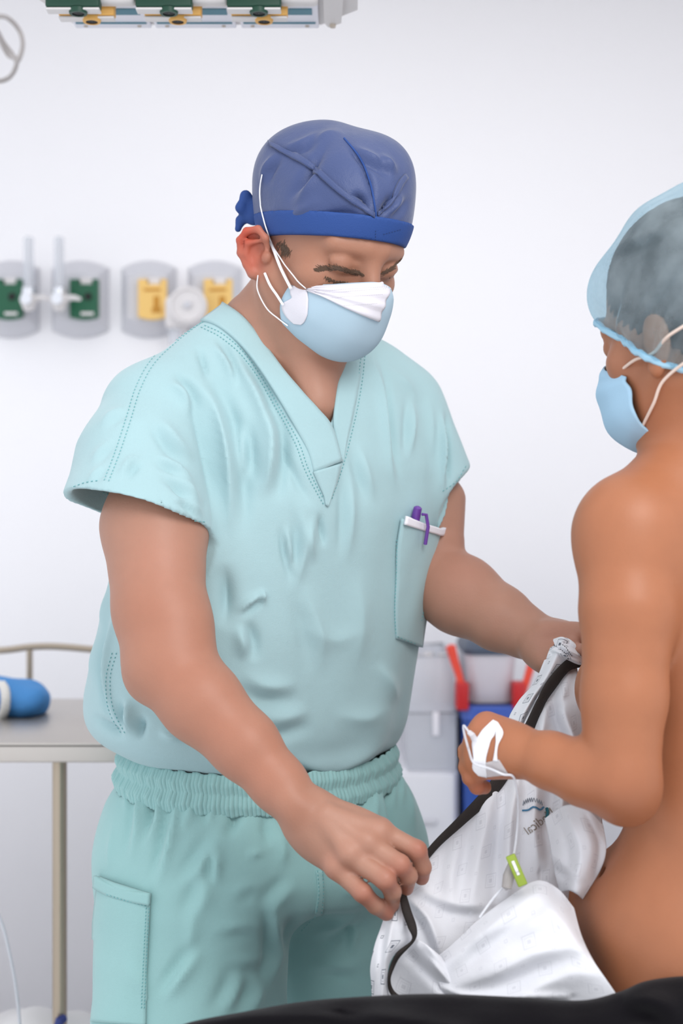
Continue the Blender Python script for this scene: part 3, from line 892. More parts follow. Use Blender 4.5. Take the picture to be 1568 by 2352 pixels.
tf = [
 ([(330, 1800), (318, 1880), (300, 1990)], 9, 4, 1), ([(372, 1808), (362, 1880), (330, 1960)], 8, 4, 1), ([(412, 1812), (396, 1910), (372, 2000), (352, 2050)], 10, 6, 1), ([(446, 1822), (434, 1870), (420, 1920)], 7, 3.5, 1),
 ([(522, 1815), (512, 1850), (513, 1870)], 6, -6, 0), ([(552, 1832), (536, 1890), (512, 1925)], 9, -8, 0), ([(520, 1905), (470, 1980), (412, 2060)], 14, 5, 1), ([(505, 1940), (498, 2000), (500, 2040)], 9, 5, 1),
 ([(480, 1990), (470, 2060), (440, 2130)], 16, 5, 1), ([(605, 1860), (612, 1910), (618, 1950)], 9, -5, 0), ([(640, 1900), (650, 1960), (640, 2000)], 10, 4, 0), ([(560, 1970), (590, 1960), (612, 1955)], 7, 3, 0),
 ([(625, 2050), (632, 2110), (636, 2190), (612, 2290)], 11, 7, 1), ([(480, 2140), (560, 2125), (620, 2150)], 12, 2.5, 1), ([(520, 2200), (570, 2205), (620, 2195)], 13, 2.5, 1), ([(470, 2170), (420, 2240), (370, 2310)], 12, 6, 1),
 ([(560, 2210), (540, 2280), (500, 2350)], 14, 4, 1), ([(520, 2060), (570, 2035), (610, 2040)], 12, 2, 1), ([(690, 2090), (665, 2140), (640, 2190)], 14, -6, 0), ([(445, 2070), (440, 2150), (420, 2200)], 12, 4, 0), ([(600, 2230), (590, 2290), (560, 2352)], 14, 5, 1),
 ([(748, 1850), (755, 1890), (752, 1910)], 6, -5, 0), ([(820, 1810), (832, 1850), (838, 1880)], 8, -5, 0), ([(865, 1790), (892, 1850), (910, 1910), (925, 1960)], 10, -6, 0), ([(842, 1800), (875, 1860), (905, 1950)], 10, 5, 0), ([(905, 1760), (935, 1830), (955, 1930)], 10, 5, 0),
 ([(715, 2150), (780, 2120), (840, 2090)], 12, 6, 1), ([(820, 2100), (812, 2160), (806, 2200)], 8, 4, 1), ([(700, 2230), (760, 2215), (850, 2220)], 14, 4, 1), ([(780, 2060), (820, 2040), (860, 2060)], 12, 4, 0), ([(690, 2020), (640, 2070), (600, 2110)], 14, 4, 1),
 ([(262, 1880), (250, 1990), (244, 2010)], 8, 3, 0), ([(290, 2200), (330, 2260), (345, 2330)], 10, 3, 0)]
for x in range(296, 500, 15):      # gathers under the elastic
    tf.append(([(x, 1772 + (x - 296) * .16), (x - 5 + RNG.uniform(-3, 3), 1812 + (x - 296) * .16), (x - 12 + RNG.uniform(-6, 6), 1850 + RNG.uniform(0, 70))], 5.5, RNG.choice([3.0, -3.5, 4.0]), 0))
for x in range(775, 925, 15):
    tf.append(([(x, 1812 - (x - 775) * .42), (x + 6, 1845 - (x - 775) * .36), (x + 13, 1880 + RNG.uniform(0, 60) - (x - 775) * .25)], 5.5, RNG.choice([3.0, -3.5, 4.0]), 0))
V = ripple(V, Q, .0030, MY, 5, zfade=lambda p: np.clip((1.06 - p[:, 2]) / .06, 0, 1))
V = apply_folds(V, Q, [(f[0], f[1] * 1.2, f[2] * 1.35) + tuple(f[3:]) for f in tf])
tro_o = mesh_np('trousers', V, [Q], trouser_m, man)
tro_bvh = bvh_of(V, Q)
# elastic waistband: gathered rings all the way round
def ring_at(py, front, Ytor=YT, gx=0.0):
    pass
l2 = A(math.cos(MY), math.sin(MY)); g2 = A(math.sin(MY), -math.cos(MY))
wb_c = P(600, 1745, YT)
Wb = 296 / F * YT / math.sqrt(math.cos(MY) ** 2 + (.69 * math.sin(MY)) ** 2)
nA, rowsn = 1500, 22
Vg = np.zeros((rowsn, nA, 3))
for j in range(nA):
    t = 2 * math.pi * j / nA
    for i in range(rowsn):
        s = i / (rowsn - 1)
        ga = 1 - abs(((s * 2.0) % 1.0) * 2 - 1)              # pinch at the two stitched rows and the edges
        ruf = (math.sin(t * 215 + 1.3 * math.sin(7 * t) + 1.5 * math.sin(3 * s + 2 * t)) * .0017 + math.sin(t * 61 + 2.2) * .0012) * (0.35 + .65 * ga)
        rr = Wb + .004 + .0045 * ga + ruf + .008 * s
        u, v = math.cos(t) * rr, math.sin(t) * (rr * .69 + .003)
        z = wb_c[2] + .020 - .047 * s - .12 * v + .0012 * math.sin(t * 53 + 5 * s)
        Vg[i, j] = (wb_c[0] + u * l2[0] + v * g2[0], wb_c[1] + u * l2[1] + v * g2[1], z)
Vw = Vg.reshape(-1, 3)
i_, j_ = np.meshgrid(np.arange(rowsn - 1), np.arange(nA), indexing='ij')
a_ = (i_ * nA + j_).ravel(); b_ = (i_ * nA + (j_ + 1) % nA).ravel()
Fw = np.stack([a_, a_ + nA, b_ + nA, b_], 1)
wb_o = mesh_np('waistband', Vw, [Fw], trouser_m, tro_o)
sm = wb_o.modifiers.new('cloth_thickness', 'SOLIDIFY'); sm.thickness = 0.002; sm.offset = -1
mb = MB()
for s in (.46, .96):
    for j in range(0, nA, 6):
        i = int(s * (rowsn - 1))
        d = unit(np.r_[Vg[i, j, :2] - wb_c[:2], 0]) * .0008
        mb.tube([Vg[i, j] + d, Vg[i, (j + 4) % nA] + d], .0005, n=4)
mb.build('stitching', thread_m, wb_o)
# gathers under the band are short folds
pk = patch('cargo_pocket', tro_bvh, [(229, 2012), (222, 2100), (216, 2200), (212, 2290), (206, 2345)], [(349, 2052), (345, 2130), (341, 2210), (338, 2280), (336, 2356)], 40, 18, .004, trouser_m, tro_o, .004,
      lift=lambda a, b: .005 * np.sin(np.pi * b) * (1 - a) + .0016 * np.sin(8 * b + 3 * a) * np.sin(np.pi * a))
patch('pocket_hem', tro_bvh, [(229, 2010), (262, 2028), (300, 2042), (351, 2050)], [(227, 2038), (260, 2056), (300, 2068), (349, 2078)], 22, 5, .0085, trouser_m, pk, .004)
patch('fly_placket', tro_bvh, [(724, 2000), (728, 2050), (722, 2095)], [(740, 2000), (742, 2050), (738, 2100)], 16, 4, .0025, trouser_m, tro_o, .003)
mb = MB()
pkb = BVHTree.FromObject(pk, bpy.context.evaluated_depsgraph_get())
for path in ([(343, 2085), (339, 2160), (335, 2240), (332, 2320)], [(336, 2085), (332, 2160), (328, 2240), (325, 2320)], [(238, 2052), (280, 2066), (340, 2082)]): stitches(mb, pkb, path, .0008, 8)
for path in ([(735, 1795), (737, 1850), (736, 1900)], [(726, 2000), (729, 2050), (724, 2095)], [(738, 2000), (740, 2050), (736, 2098)], [(722, 2100), (700, 2125), (690, 2138)]): stitches(mb, tro_bvh, path, .003, 8)
mb.build('stitching', thread_m, tro_o)
shoe_m = mat('shoe_black', srgb(40, 42, 46), 0.5)
for cx_, cy_ in ((-.20, 1.80), (.03, 1.93)):
    sh = Field()
    d = A(g2[0], g2[1], 0)
    sh.ell(A(cx_, cy_, .055) + d * .10, (.05, .14, .05), np.stack([A(l2[0], l2[1], 0), d, A(0, 0, 1)], 1), k=.02)
    sh.cone(A(cx_, cy_, .05), A(cx_, cy_, .13), .048, .05, k=.03)
    sh.fn(lambda p: -(p[:, 2] - .004), A(cx_, cy_, 0), .4, .004, 'i') if False else None
    sh.fn(lambda p: p[:, 2] - .0, A(cx_, cy_, 0), .5, .004, 's')
    Vs, Qs = sh.mesh(A(cx_ - .3, cy_ - .35, -.02), A(cx_ + .3, cy_ + .2, .22), .009)
    mesh_np('shoe', Vs, [Qs], shoe_m, man)

# ---------------------------------------------------------------- cap
Cp = Field()
def w_plane(p, off, slope=.25):
    q = (p - HC) @ HR
    return q[:, 2] - (off + slope * q[:, 1])
Cp.ell(H(0, -.020, .030), (.0850, .0985, .094), HR, k=.01)
Cp.ell(H(0, .010, .046), (.076, .078, .078), HR, k=.03)
Cp.ell(H(.0, -.055, .055), (.070, .060, .068), HR, k=.03)
Cp.ell(P(668, 388, 1.705), (.030, .030, .030), None, k=.04)
Cp.ell(P(872, 392, 1.70), (.032, .032, .032), None, k=.04)
Cp.fn(lambda p: w_plane(p, .004, .41), HC, .3, .002, 's')
V, Q = Cp.mesh(HC - .19, HC + .19, .0028)
capf = [([(655, 465), (690, 425), (725, 370), (760, 325)], 11, -6, 0), ([(672, 480), (700, 440), (740, 375)], 12, 4, 0), ([(700, 340), (760, 310), (800, 312)], 12, 4, 0), ([(780, 318), (825, 365), (850, 420), (860, 490)], 6, -4, 0), ([(800, 330), (880, 380), (912, 420)], 9, 4, 1),
        ([(862, 500), (885, 480), (908, 440)], 10, -6, 0), ([(850, 485), (830, 460), (805, 440)], 9, -6, 0), ([(720, 500), (790, 490), (850, 500)], 12, -4, 0), ([(640, 340), (690, 330), (740, 300)], 9, 3, 1), ([(600, 430), (610, 390), (640, 345)], 8, 4, 1),
        ([(870, 350), (895, 380), (915, 400)], 8, 4, 1), ([(650, 500), (700, 480), (740, 450)], 14, 3, 0), ([(880, 500), (910, 470), (925, 440)], 9, 4, 1)]
V = apply_folds(V, Q, [(f[0], f[1], f[2] * 1.7) + tuple(f[3:]) for f in capf])
cap_o = mesh_np('surgical_cap', V, [Q], cap_m, man)
cap_bvh = bvh_of(V, Q)
Cb = Field()
Cb.ell(H(0, -.018, .030), (.0875, .1025, .092), HR, k=.01)
Cb.ell(H(0, .010, .046), (.078, .080, .080), HR, k=.03)
Cb.fn(lambda p: w_plane(p, -.004, .41), HC, .3, .001, 's')
Cb.fn(lambda p: -w_plane(p, .0245, .41), HC, .3, .001, 's')
V, Q = Cb.mesh(HC - .19, HC + .19, .0028)
band_o = mesh_np('cap_band', V, [Q], band_m, cap_o)
band_bvh = bvh_of(V, Q)
patch('fold_strip', cap_bvh, [(618, 326), (660, 345), (714, 374), (790, 438), (858, 488)], [(622, 336), (656, 357), (708, 386), (784, 450), (858, 500)], 40, 4, .0035, cap_m, cap_o, .003)
patch('fold_strip', cap_bvh, [(866, 486), (892, 462), (912, 420), (928, 400)], [(866, 496), (900, 470), (922, 428), (934, 410)], 22, 4, .0030, cap_m, cap_o, .003)
mb = MB(); mb.tube(on_surface(cap_bvh, [(790, 318), (826, 362), (850, 420), (861, 480), (863, 522)], 30, .0004), .0012, n=6)
mb.build('crown_seam', band_m, cap_o)
mb = MB(); stitches(mb, band_bvh, [(862, 530), (862, 568)], .0004, 6, .0004); stitches(mb, band_bvh, [(880, 538), (924, 526)], .0004, 6, .0004); mb.build('stitching', mat('navy_thread', srgb(34, 56, 104), .8), band_o)
# tie at the back
tie = Field()
tie.ell(H(-.056, -.086, -.006), (.010, .016, .016), HR, k=.006)
tie.chain([H(-.054, -.092, .002), H(-.064, -.102, .008), H(-.070, -.096, -.006), H(-.060, -.090, -.014)], [.005, .0055, .0055, .005], k=.006)
tie.chain([H(-.056, -.092, -.010), H(-.063, -.098, -.022), H(-.066, -.094, -.032)], [.005, .005, .004], k=.006)
V, Q = tie.mesh(H(-.06, -.1, .01) - .06, H(-.06, -.1, .01) + .06, .0025)
mesh_np('cap_tie', V, [Q], band_m, cap_o)

# ---------------------------------------------------------------- mask
def mask_grid(nv=44, nu=60, grow=0.0):
    ctr = [(-.010, .1085), (-.024, .121), (-.048, .1275), (-.085, .1225), (-.117, .096), (-.126, .060)]
    end = [(.060, .050, -.043), (.066, .040, -.050), (.068, .036, -.058), (.068, .033, -.076), (.063, .038, -.095), (.044, .036, -.112)]
    rows = []
    for (wc, vc), (ue, ve, we) in zip(ctr, end):
        r = []
        for s, f in ((-1, 1), (-.80, .62), (-.42, .18), (0, 0), (.42, .18), (.80, .62), (1, 1)):
            v = ve + (vc - ve) * (1 - abs(f)) ** 0.62 if f < 1 else ve
            if f == .18: v = ve + (vc - ve) * .90
            if f == .62: v = ve + (vc - ve) * .50
            if f == 0: v = vc
            r.append((s * ue, v + grow, wc + (we - wc) * f))
        rows.append(catmull(np.array(r), nu))
    G = np.stack(rows)
    L = np.stack([catmull(G[:, j], nv) for j in range(nu)], 1)
    return L
L = mask_grid()
# soft puckers in the local shape
uu, tt = np.meshgrid(np.linspace(-1, 1, L.shape[1]), np.linspace(0, 1, L.shape[0]))
L[..., 1] += .0018 * np.sin(tt * 9 + uu * 3) * (1 - uu ** 2) + .0020 * np.exp(-((np.abs(uu) - .72) / .12) ** 2) * np.sin(tt * 14)
Wm = HC + L @ HR.T
face_o = grid_solid('face_mask', Wm, mask_m, man, .002)
mask_bvh = BVHTree.FromObject(face_o, bpy.context.evaluated_depsgraph_get())
np_o = patch('nose_panel', mask_bvh, [(706, 666), (745, 684), (790, 706), (832, 724), (868, 738)], [(710, 663), (770, 658), (810, 655), (860, 652), (900, 650)], 40, 16, .0022, mask_w_m, face_o, .0018,
      lift=lambda a, b: 0.0013 * np.sin(b * 3.2 * 2 * np.pi))
mb = MB()
for path in ([(735, 668), (800, 664), (890, 658)], [(740, 673), (800, 669), (888, 663)], [(758, 684), (810, 680), (880, 676)], [(790, 702), (830, 699), (868, 697)]):
    stitches(mb, BVHTree.FromObject(np_o, bpy.context.evaluated_depsgraph_get()), path, .0002, 4, .0004, .5)
mb.build('weld_line', mat('mask_weld', srgb(206, 202, 210), .8), np_o)
tab_o = patch('ear_loop_tab', mask_bvh, [(676, 656), (668, 664), (668, 676), (671, 684), (662, 690), (650, 697), (648, 708), (654, 722), (664, 734), (676, 744)], [(696, 656), (704, 664), (708, 684), (708, 698), (708, 706), (707, 716), (706, 724), (703, 732), (699, 740), (692, 746)], 40, 12, .0014, mask_w_m, face_o, .0012, Yg=1.66)
def head_pt(px, py, o, bv):
    h, n = cast(bv, px, py, 1.66); return h + n * o
mb = MB()
mb.tube([head_pt(616, 538, .002, man_bvh), head_pt(632, 575, .004, man_bvh), head_pt(650, 618, .004, man_bvh), head_pt(674, 664, .005, mask_bvh)], .0019, n=8, smooth=14)
mb.build('ear_loop', elastic_m, face_o)
mb = MB()
mb.tube([head_pt(610, 628, .002, man_bvh), head_pt(624, 655, .004, man_bvh), head_pt(640, 678, .004, man_bvh), head_pt(655, 700, .004, mask_bvh)], .0016, n=8, smooth=12)
mb.build('ear_loop', elastic_m, face_o)
mb = MB()
sp = np.vstack([on_surface(cap_bvh, [(603, 400), (600, 440), (602, 474)], 12, .0022, 1.66), on_surface(band_bvh, [(606, 492), (612, 515), (617, 530)], 5, .0022, 1.66),
    on_surface(man_bvh, [(628, 560), (648, 592), (668, 618), (690, 645)], 8, .004, 1.66), on_surface(mask_bvh, [(704, 662)], 1, .003, 1.66) if False else np.array([head_pt(705, 664, .003, mask_bvh)])])
mb.tube(sp, .0008, n=6, smooth=60)
mb.tube([head_pt(592, 632, .0, man_bvh), head_pt(596, 664, .003, man_bvh), head_pt(618, 706, .004, man_bvh), head_pt(644, 730, .004, man_bvh), head_pt(664, 746, .003, mask_bvh)], .0008, n=6, smooth=30)
mb.build('tie_string', elastic_m, face_o)
# ================================================================== the patient (seated, seen from behind)
skinw_m = mat('tanned_skin', srgb(206, 140, 104), 0.45, attr='tint', noise=0.06, nscale=50, bump=0.08, bscale=420, sss=0.10, spec=0.35)
bouffant_m = bpy.data.materials.new('bouffant_gauze')
N_, L_ = nodes_of(bouffant_m)
N_.remove(N_['Principled BSDF'])
_t = N_.new('ShaderNodeBsdfTransparent'); _d = N_.new('ShaderNodeBsdfDiffuse'); _tl = N_.new('ShaderNodeBsdfTranslucent')
_t.inputs[0].default_value = (*srgb(214, 234, 242), 1)
_d.inputs[0].default_value = (*srgb(222, 237, 244), 1); _tl.inputs[0].default_value = (*srgb(222, 237, 244), 1)
_m1 = N_.new('ShaderNodeMixShader'); _m2 = N_.new('ShaderNodeMixShader')
_m1.inputs[0].default_value = 0.35; _m2.inputs[0].default_value = 0.50
_tc = N_.new('ShaderNodeTexCoord'); _nz = N_.new('ShaderNodeTexNoise'); _nz.inputs['Scale'].default_value = 22; _nz.inputs['Detail'].default_value = 4
_mp = N_.new('ShaderNodeMapRange'); _mp.inputs[1].default_value = .3; _mp.inputs[2].default_value = .7; _mp.inputs[3].default_value = .17; _mp.inputs[4].default_value = .38
L_.new(_tc.outputs['Object'], _nz.inputs['Vector']); L_.new(_nz.outputs['Fac'], _mp.inputs[0]); L_.new(_mp.outputs[0], _m2.inputs[0])
L_.new(_d.outputs[0], _m1.inputs[1]); L_.new(_tl.outputs[0], _m1.inputs[2]); L_.new(_t.outputs[0], _m2.inputs[1]); L_.new(_m1.outputs[0], _m2.inputs[2])
L_.new(_m2.outputs[0], N_['Material Output'].inputs[0])
bedge_m = mat('bouffant_edge', srgb(158, 196, 216), 0.8)
dark_m = mat('black_cloth', srgb(15, 13, 17), 0.9, noise=0.2, nscale=30, bump=0.25, bscale=700, sheen=0.08, spec=0.1, bump2=0.2, bscale2=20)

wom = thing('person', 'bare-backed patient with blue bouffant cap and taped left hand, seated seen from behind', 'person', (0.44, 1.52, .76))
WQ = 40 * D2R
WYAW = math.pi + WQ          # stack axes: left = (-cos q, -sin q)
wl = A(-math.cos(WQ), -math.sin(WQ), 0); wg = A(-math.sin(WQ), math.cos(WQ), 0)
q_ = 36 * D2R; p_ = 14 * D2R
WC = P(1572, 748, 1.48)
w_l = A(-math.cos(q_), -math.sin(q_), 0); w_g = A(-math.sin(q_) * math.cos(p_), math.cos(q_) * math.cos(p_), -math.sin(p_)); w_h = A(-math.sin(q_) * math.sin(p_), math.cos(q_) * math.sin(p_), math.cos(p_))
WR = np.stack([w_l, w_g, w_h], 1)
def W(u, v, w_): return WC + .95 * (u * w_l + v * w_g + w_ * w_h)
Wb_ = Field()
YW = 1.53
wrows = [(1120, 1560, 1900, .55), (1180, 1470, 1985, .60), (1300, 1442, 2010, .62), (1500, 1436, 2016, .62), (1650, 1420, 2020, .62), (1800, 1408, 2036, .62), (1900, 1402, 2045, .62), (1965, 1396, 2052, .63), (2030, 1356, 2085, .66), (2090, 1330, 2110, .68), (2180, 1318, 2125, .70), (2330, 1318, 2130, .70), (2440, 1340, 2110, .68)]
def wprof(rows):
    out = []
    for py, L, R, k in rows:
        Wd = (R - L) / 2 / F * YW * .97
        rx = Wd / math.sqrt(math.cos(WQ) ** 2 + (k * math.sin(WQ)) ** 2)
        c = P((L + R) / 2 + 10, py, YW)
        out.append((c[2], c[0], c[1], rx, rx * k))
    return out
Wb_.stack(wprof(wrows), WYAW, k=.02, p=2.15, endk=.05)
Wb_.ell(P(1440, 1585, 1.585), (.058, .058, .055), None, k=.03)                         # chest seen past the arm
Wb_.cone(P(1385, 2062, 1.545), P(1500, 2080, 1.47), .045, .05, k=.05)                  # hip roll below the waist crease
Wb_.cone(P(1395, 2012, 1.48), P(1600, 1990, 1.415), .006, .006, k=.012, mode='s')      # waist crease
Wb_.ell(P(1610, 1400, 1.455), (.075, .035, .085), None, k=.05)                          # shoulder blade
# neck and shoulders
Wb_.cone(W(0, -.03, -.05), P(1650, 1040, 1.505), .054, .056, k=.03)
Wb_.cone(P(1655, 1050, 1.51), P(1460, 1190, 1.435), .058, .046, k=.05)
Wb_.cone(P(1690, 1060, 1.53), P(1960, 1190, 1.66), .056, .046, k=.05)
WA = [P(1440, 1228, 1.425), P(1442, 1400, 1.405), P(1433, 1600, 1.392), P(1424, 1790, 1.385), P(1345, 1776, 1.398), P(1262, 1746, 1.418), P(1195, 1726, 1.438)]
Wb_.chain(WA, [.0440, .0460, .0405, .0375, .0310, .0268, .0215], k=.012, k0=.03)
Wb_.cone(P(1440, 1240, 1.43), P(1520, 1280, 1.47), .044, .05, k=.04)
Wb_.ell(P(1446, 1838, 1.388), (.020, .020, .020), None, k=.025)
wm = [P(1116, 1664, 1.458), P(1096, 1696, 1.452), P(1092, 1736, 1.452), P(1102, 1766, 1.456)]
wwr = P(1188, 1724, 1.440)
for i, q in enumerate(wm): Wb_.cone(wwr + (q - wwr) * .1, q, .0195, .0118 if i else .0128, k=.016)
Wb_.ell(P(1140, 1712, 1.455), (.026, .016, .026), None, k=.016)
Wb_.chain([wm[0], P(1086, 1688, 1.470), P(1092, 1716, 1.486), P(1112, 1728, 1.494)], [.0112, .0092, .0082, .0074], k=.004)
Wb_.chain([wm[1], P(1072, 1728, 1.466), P(1084, 1752, 1.484), P(1106, 1756, 1.494)], [.0108, .0094, .0084, .0076], k=.004)
Wb_.chain([wm[2], P(1074, 1762, 1.464), P(1080, 1786, 1.478), P(1100, 1792, 1.490)], [.0104, .0092, .0082, .0074], k=.004)
Wb_.chain([wm[3], P(1083, 1786, 1.460), P(1096, 1806, 1.466), P(1112, 1808, 1.474)], [.0098, .0086, .0080, .0074], k=.004)
Wb_.chain([P(1165, 1690, 1.465), P(1135, 1672, 1.482), P(1112, 1690, 1.500), P(1118, 1716, 1.510)], [.015, .0118, .0100, .0085], k=.008)
# right arm, out of frame: crossed in front of the chest
sR = P(1975, 1230, 1.665)
Wb_.chain([sR, sR + A(.03, .05, -.27), sR + A(-.14, .16, -.24), sR + A(-.22, .14, -.20)], [.044, .038, .028, .022], k=.012, k0=.03)
# head
Wb_.ell(W(0, -.012, .030), (.073, .092, .086), WR, k=.02)
Wb_.ell(W(0, .026, -.040), (.060, .056, .080), WR, k=.025)
for s in (-1, 1):
    Wb_.cone(W(s * .052, -.005, -.062), W(s * .018, .056, -.104), .016, .016, k=.025)
    Wb_.ell(W(s * .046, .050, -.030), (.021, .021, .018), WR, k=.02)
    Wb_.cone(W(s * .012, .082, .018), W(s * .044, .068, .014), .010, .009, k=.016)
    Wb_.ell(W(s * .034, .094, -.004), (.015, .012, .011), WR, k=.012, mode='s')
    Wb_.ell(W(s * .034, .072, -.003), (.0145, .013, .013), WR, k=.004)
    Wb_.ell(W(s * .078, -.022, -.030), (.005, .017, .029), WR, k=.006)
    Wb_.ell(W(s * .077, -.014, -.058), (.006, .009, .010), WR, k=.006)
Wb_.cone(W(0, .084, .010), W(0, .108, -.036), .0080, .0115, k=.014)
Wb_.ell(W(0, .064, -.102), (.020, .020, .017), WR, k=.02)
V, Q = Wb_.mesh(A(.12, 1.30, .78), A(.86, 1.86, 1.78), 0.0034)
wV, wQ = V, Q
wom_bvh = bvh_of(V, Q)
wsp = [(P(1430, 1850, 1.37), .05, (150, 88, 60), .5), (P(1115, 1660, 1.45), .02, (190, 118, 92), .5), (P(1105, 1808, 1.46), .02, (182, 104, 80), .6), (W(.05, .05, -.02), .06, (182, 124, 98), .6), (P(1440, 1420, 1.36), .07, (176, 112, 78), .4)]
mesh_np('body', V, [Q], skinw_m, wom, True, col=paint(V, (180, 116, 82), wsp))
# trousers: dark, only their waist shows above the cloth; thighs go away under the gown
Tw = Field()
Tw.stack(wprof([(2290, 1312, 2130, .71), (2360, 1305, 2140, .72), (2450, 1330, 2120, .70)]), WYAW, k=.02, endk=.03)
Tw.chain([P(1560, 2330, 1.52), A(.29, 1.80, .81), A(.29, 1.84, .38), A(.29, 1.83, .12)], [.095, .070, .052, .042], k=.03)
Tw.chain([P(1880, 2330, 1.60), A(.53, 2.00, .81), A(.53, 2.04, .38), A(.53, 2.03, .12)], [.095, .070, .052, .042], k=.03)
V, Q = Tw.mesh(A(.02, 1.26, .06), A(.95, 2.2, .93), .009)
mesh_np('trousers', V, [Q], dark_m, wom)
for cx_, cy_ in ((.29, 1.83), (.53, 2.03)):
    sh = Field(); sh.ell(A(cx_, cy_, .10) + wg * .06, (.04, .11, .04), np.stack([wl, wg, A(0, 0, 1)], 1), k=.02); sh.cone(A(cx_, cy_, .10), A(cx_, cy_, .16), .042, .045, k=.03)
    V, Q = sh.mesh(A(cx_ - .2, cy_ - .2, .03), A(cx_ + .2, cy_ + .25, .24), .009)
    mesh_np('shoe', V, [Q], shoe_m, wom)
# hair under the cap, with wisps at the nape
Hw = Field()
Hw.ell(W(0, -.024, .038), (.083, .094, .090), WR, k=.02)
Hw.ell(W(0, -.060, -.02), (.062, .050, .07), WR, k=.03)
def wplane(p, off, sl):
    q = (p - WC) @ WR / .95
    return q[:, 2] - (off + sl * q[:, 1])
Hw.fn(lambda p: wplane(p, -.030, .95), WC, .3, .004, 's')
V, Q = Hw.mesh(WC - .18, WC + .18, .004)
V = V + vnormals(V, Q) * (.0015 * np.sin(((V - WC) @ w_h) * 600 + ((V - WC) @ w_g) * 250))[:, None]
mesh_np('hair', V, [Q], mat('brown_hair', srgb(30, 26, 25), 0.5, bump=.4, bscale=300), wom)
# bouffant cap
Bf = Field()
Bf.ell(W(0, -.030, .040), (.093, .100, .097), WR, k=.02)
Bf.ell(W(.02, -.085, .02), (.08, .07, .085), WR, k=.05)
Bf.ell(W(.030, .042, .046), (.040, .036, .036), WR, k=.04)
Bf.ell(W(.066, -.030, .0), (.034, .040, .055), WR, k=.03)
Bf.ell(W(-.066, -.030, .0), (.034, .040, .055), WR, k=.03)
Bf.fn(lambda p: wplane(p, -.041, .84), WC, .4, .012, 's')
V, Q = Bf.mesh(WC - .24, WC + .24, .004)
bff = [([(1400, 760), (1392, 690), (1420, 610), (1500, 540)], 12, 5, 1), ([(1455, 850), (1450, 780), (1490, 690), (1568, 560)], 10, 6, 1), ([(1430, 820), (1425, 740), (1450, 650)], 10, 5, -1), ([(1500, 860), (1520, 760), (1568, 680)], 12, 6, 1), ([(1380, 640), (1420, 580), (1480, 545), (1568, 500)], 10, 6, 1),
       ([(1540, 870), (1550, 820), (1568, 780)], 8, 5, 1), ([(1372, 700), (1378, 660), (1396, 620)], 8, 4, 1), ([(1470, 850), (1490, 800), (1530, 700), (1568, 640)], 8, -4, 0), ([(1440, 560), (1500, 500), (1560, 470)], 9, 4, 0)]
V = ripple(V, Q, .004, 0.6, 21, hor=(50, 130), ver=(10, 40))
V = apply_folds(V, Q, bff)
bcap = mesh_np('bouffant_cap', V, [Q], bouffant_m, wom)
# its gathered elastic edge
rim = []
for k in range(120):
    t = 2 * math.pi * k / 120
    d = np.array([math.cos(t), math.sin(t)])
    lo_, hi_ = .02, .2
    for _ in range(30):
        mid = (lo_ + hi_) / 2; u, v = d * mid; v -= .02
        pt = W(u, v, (-.041 + .84 * v) + .004)
        if Bf.eval(pt[None], Bf.ops[:5])[0] < 0: lo_ = mid
        else: hi_ = mid
    rim.append(pt + w_h * .0010 * math.sin(k * 2.1) + (w_l * d[0] + w_g * d[1]) * .001 * math.sin(k * 1.3))
mb = MB(); mb.tube(rim, .0036, n=8, close=True); mb.build('elastic_edge', bedge_m, bcap)
# her mask and its loops
Lw = mask_grid(36, 44)
Lw[..., 1] += .0016 * np.sin(tt[:36, :44] * 0 + np.linspace(0, 1, 36)[:, None] * 22)
Ww = WC + (Lw * np.array([.95, .93, .95])) @ WR.T
fm2 = grid_solid('face_mask', Ww, mat('mask_pale_blue', srgb(164, 200, 224), .8, bump=.1, bscale=900, bump2=.2, bscale2=60), wom, .002)
mb = MB()
mb.tube([W(.066, .040, -.040), W(.076, .012, -.040), W(.084, -.02, -.044), W(.098, -.06, -.038), W(.082, -.118, -.03), W(0, -.150, -.02), W(-.082, -.118, -.03), W(-.098, -.06, -.038), W(-.084, -.02, -.044), W(-.076, .012, -.040), W(-.066, .040, -.040)], .0016, n=8, smooth=90)
mb.build('ear_loop', mat('loop_cream', srgb(228, 206, 192), .7), fm2)
mb = MB()
mb.tube([W(.052, .040, -.104), W(.066, .008, -.090), W(.074, -.02, -.072), W(.072, -.07, -.062), W(.045, -.105, -.066), W(0, -.116, -.068), W(-.045, -.105, -.066), W(-.072, -.07, -.062), W(-.074, -.02, -.072), W(-.066, .008, -.090), W(-.052, .040, -.104)], .0016, n=8, smooth=90)
mb.build('ear_loop', bpy.data.materials['loop_cream'], fm2)
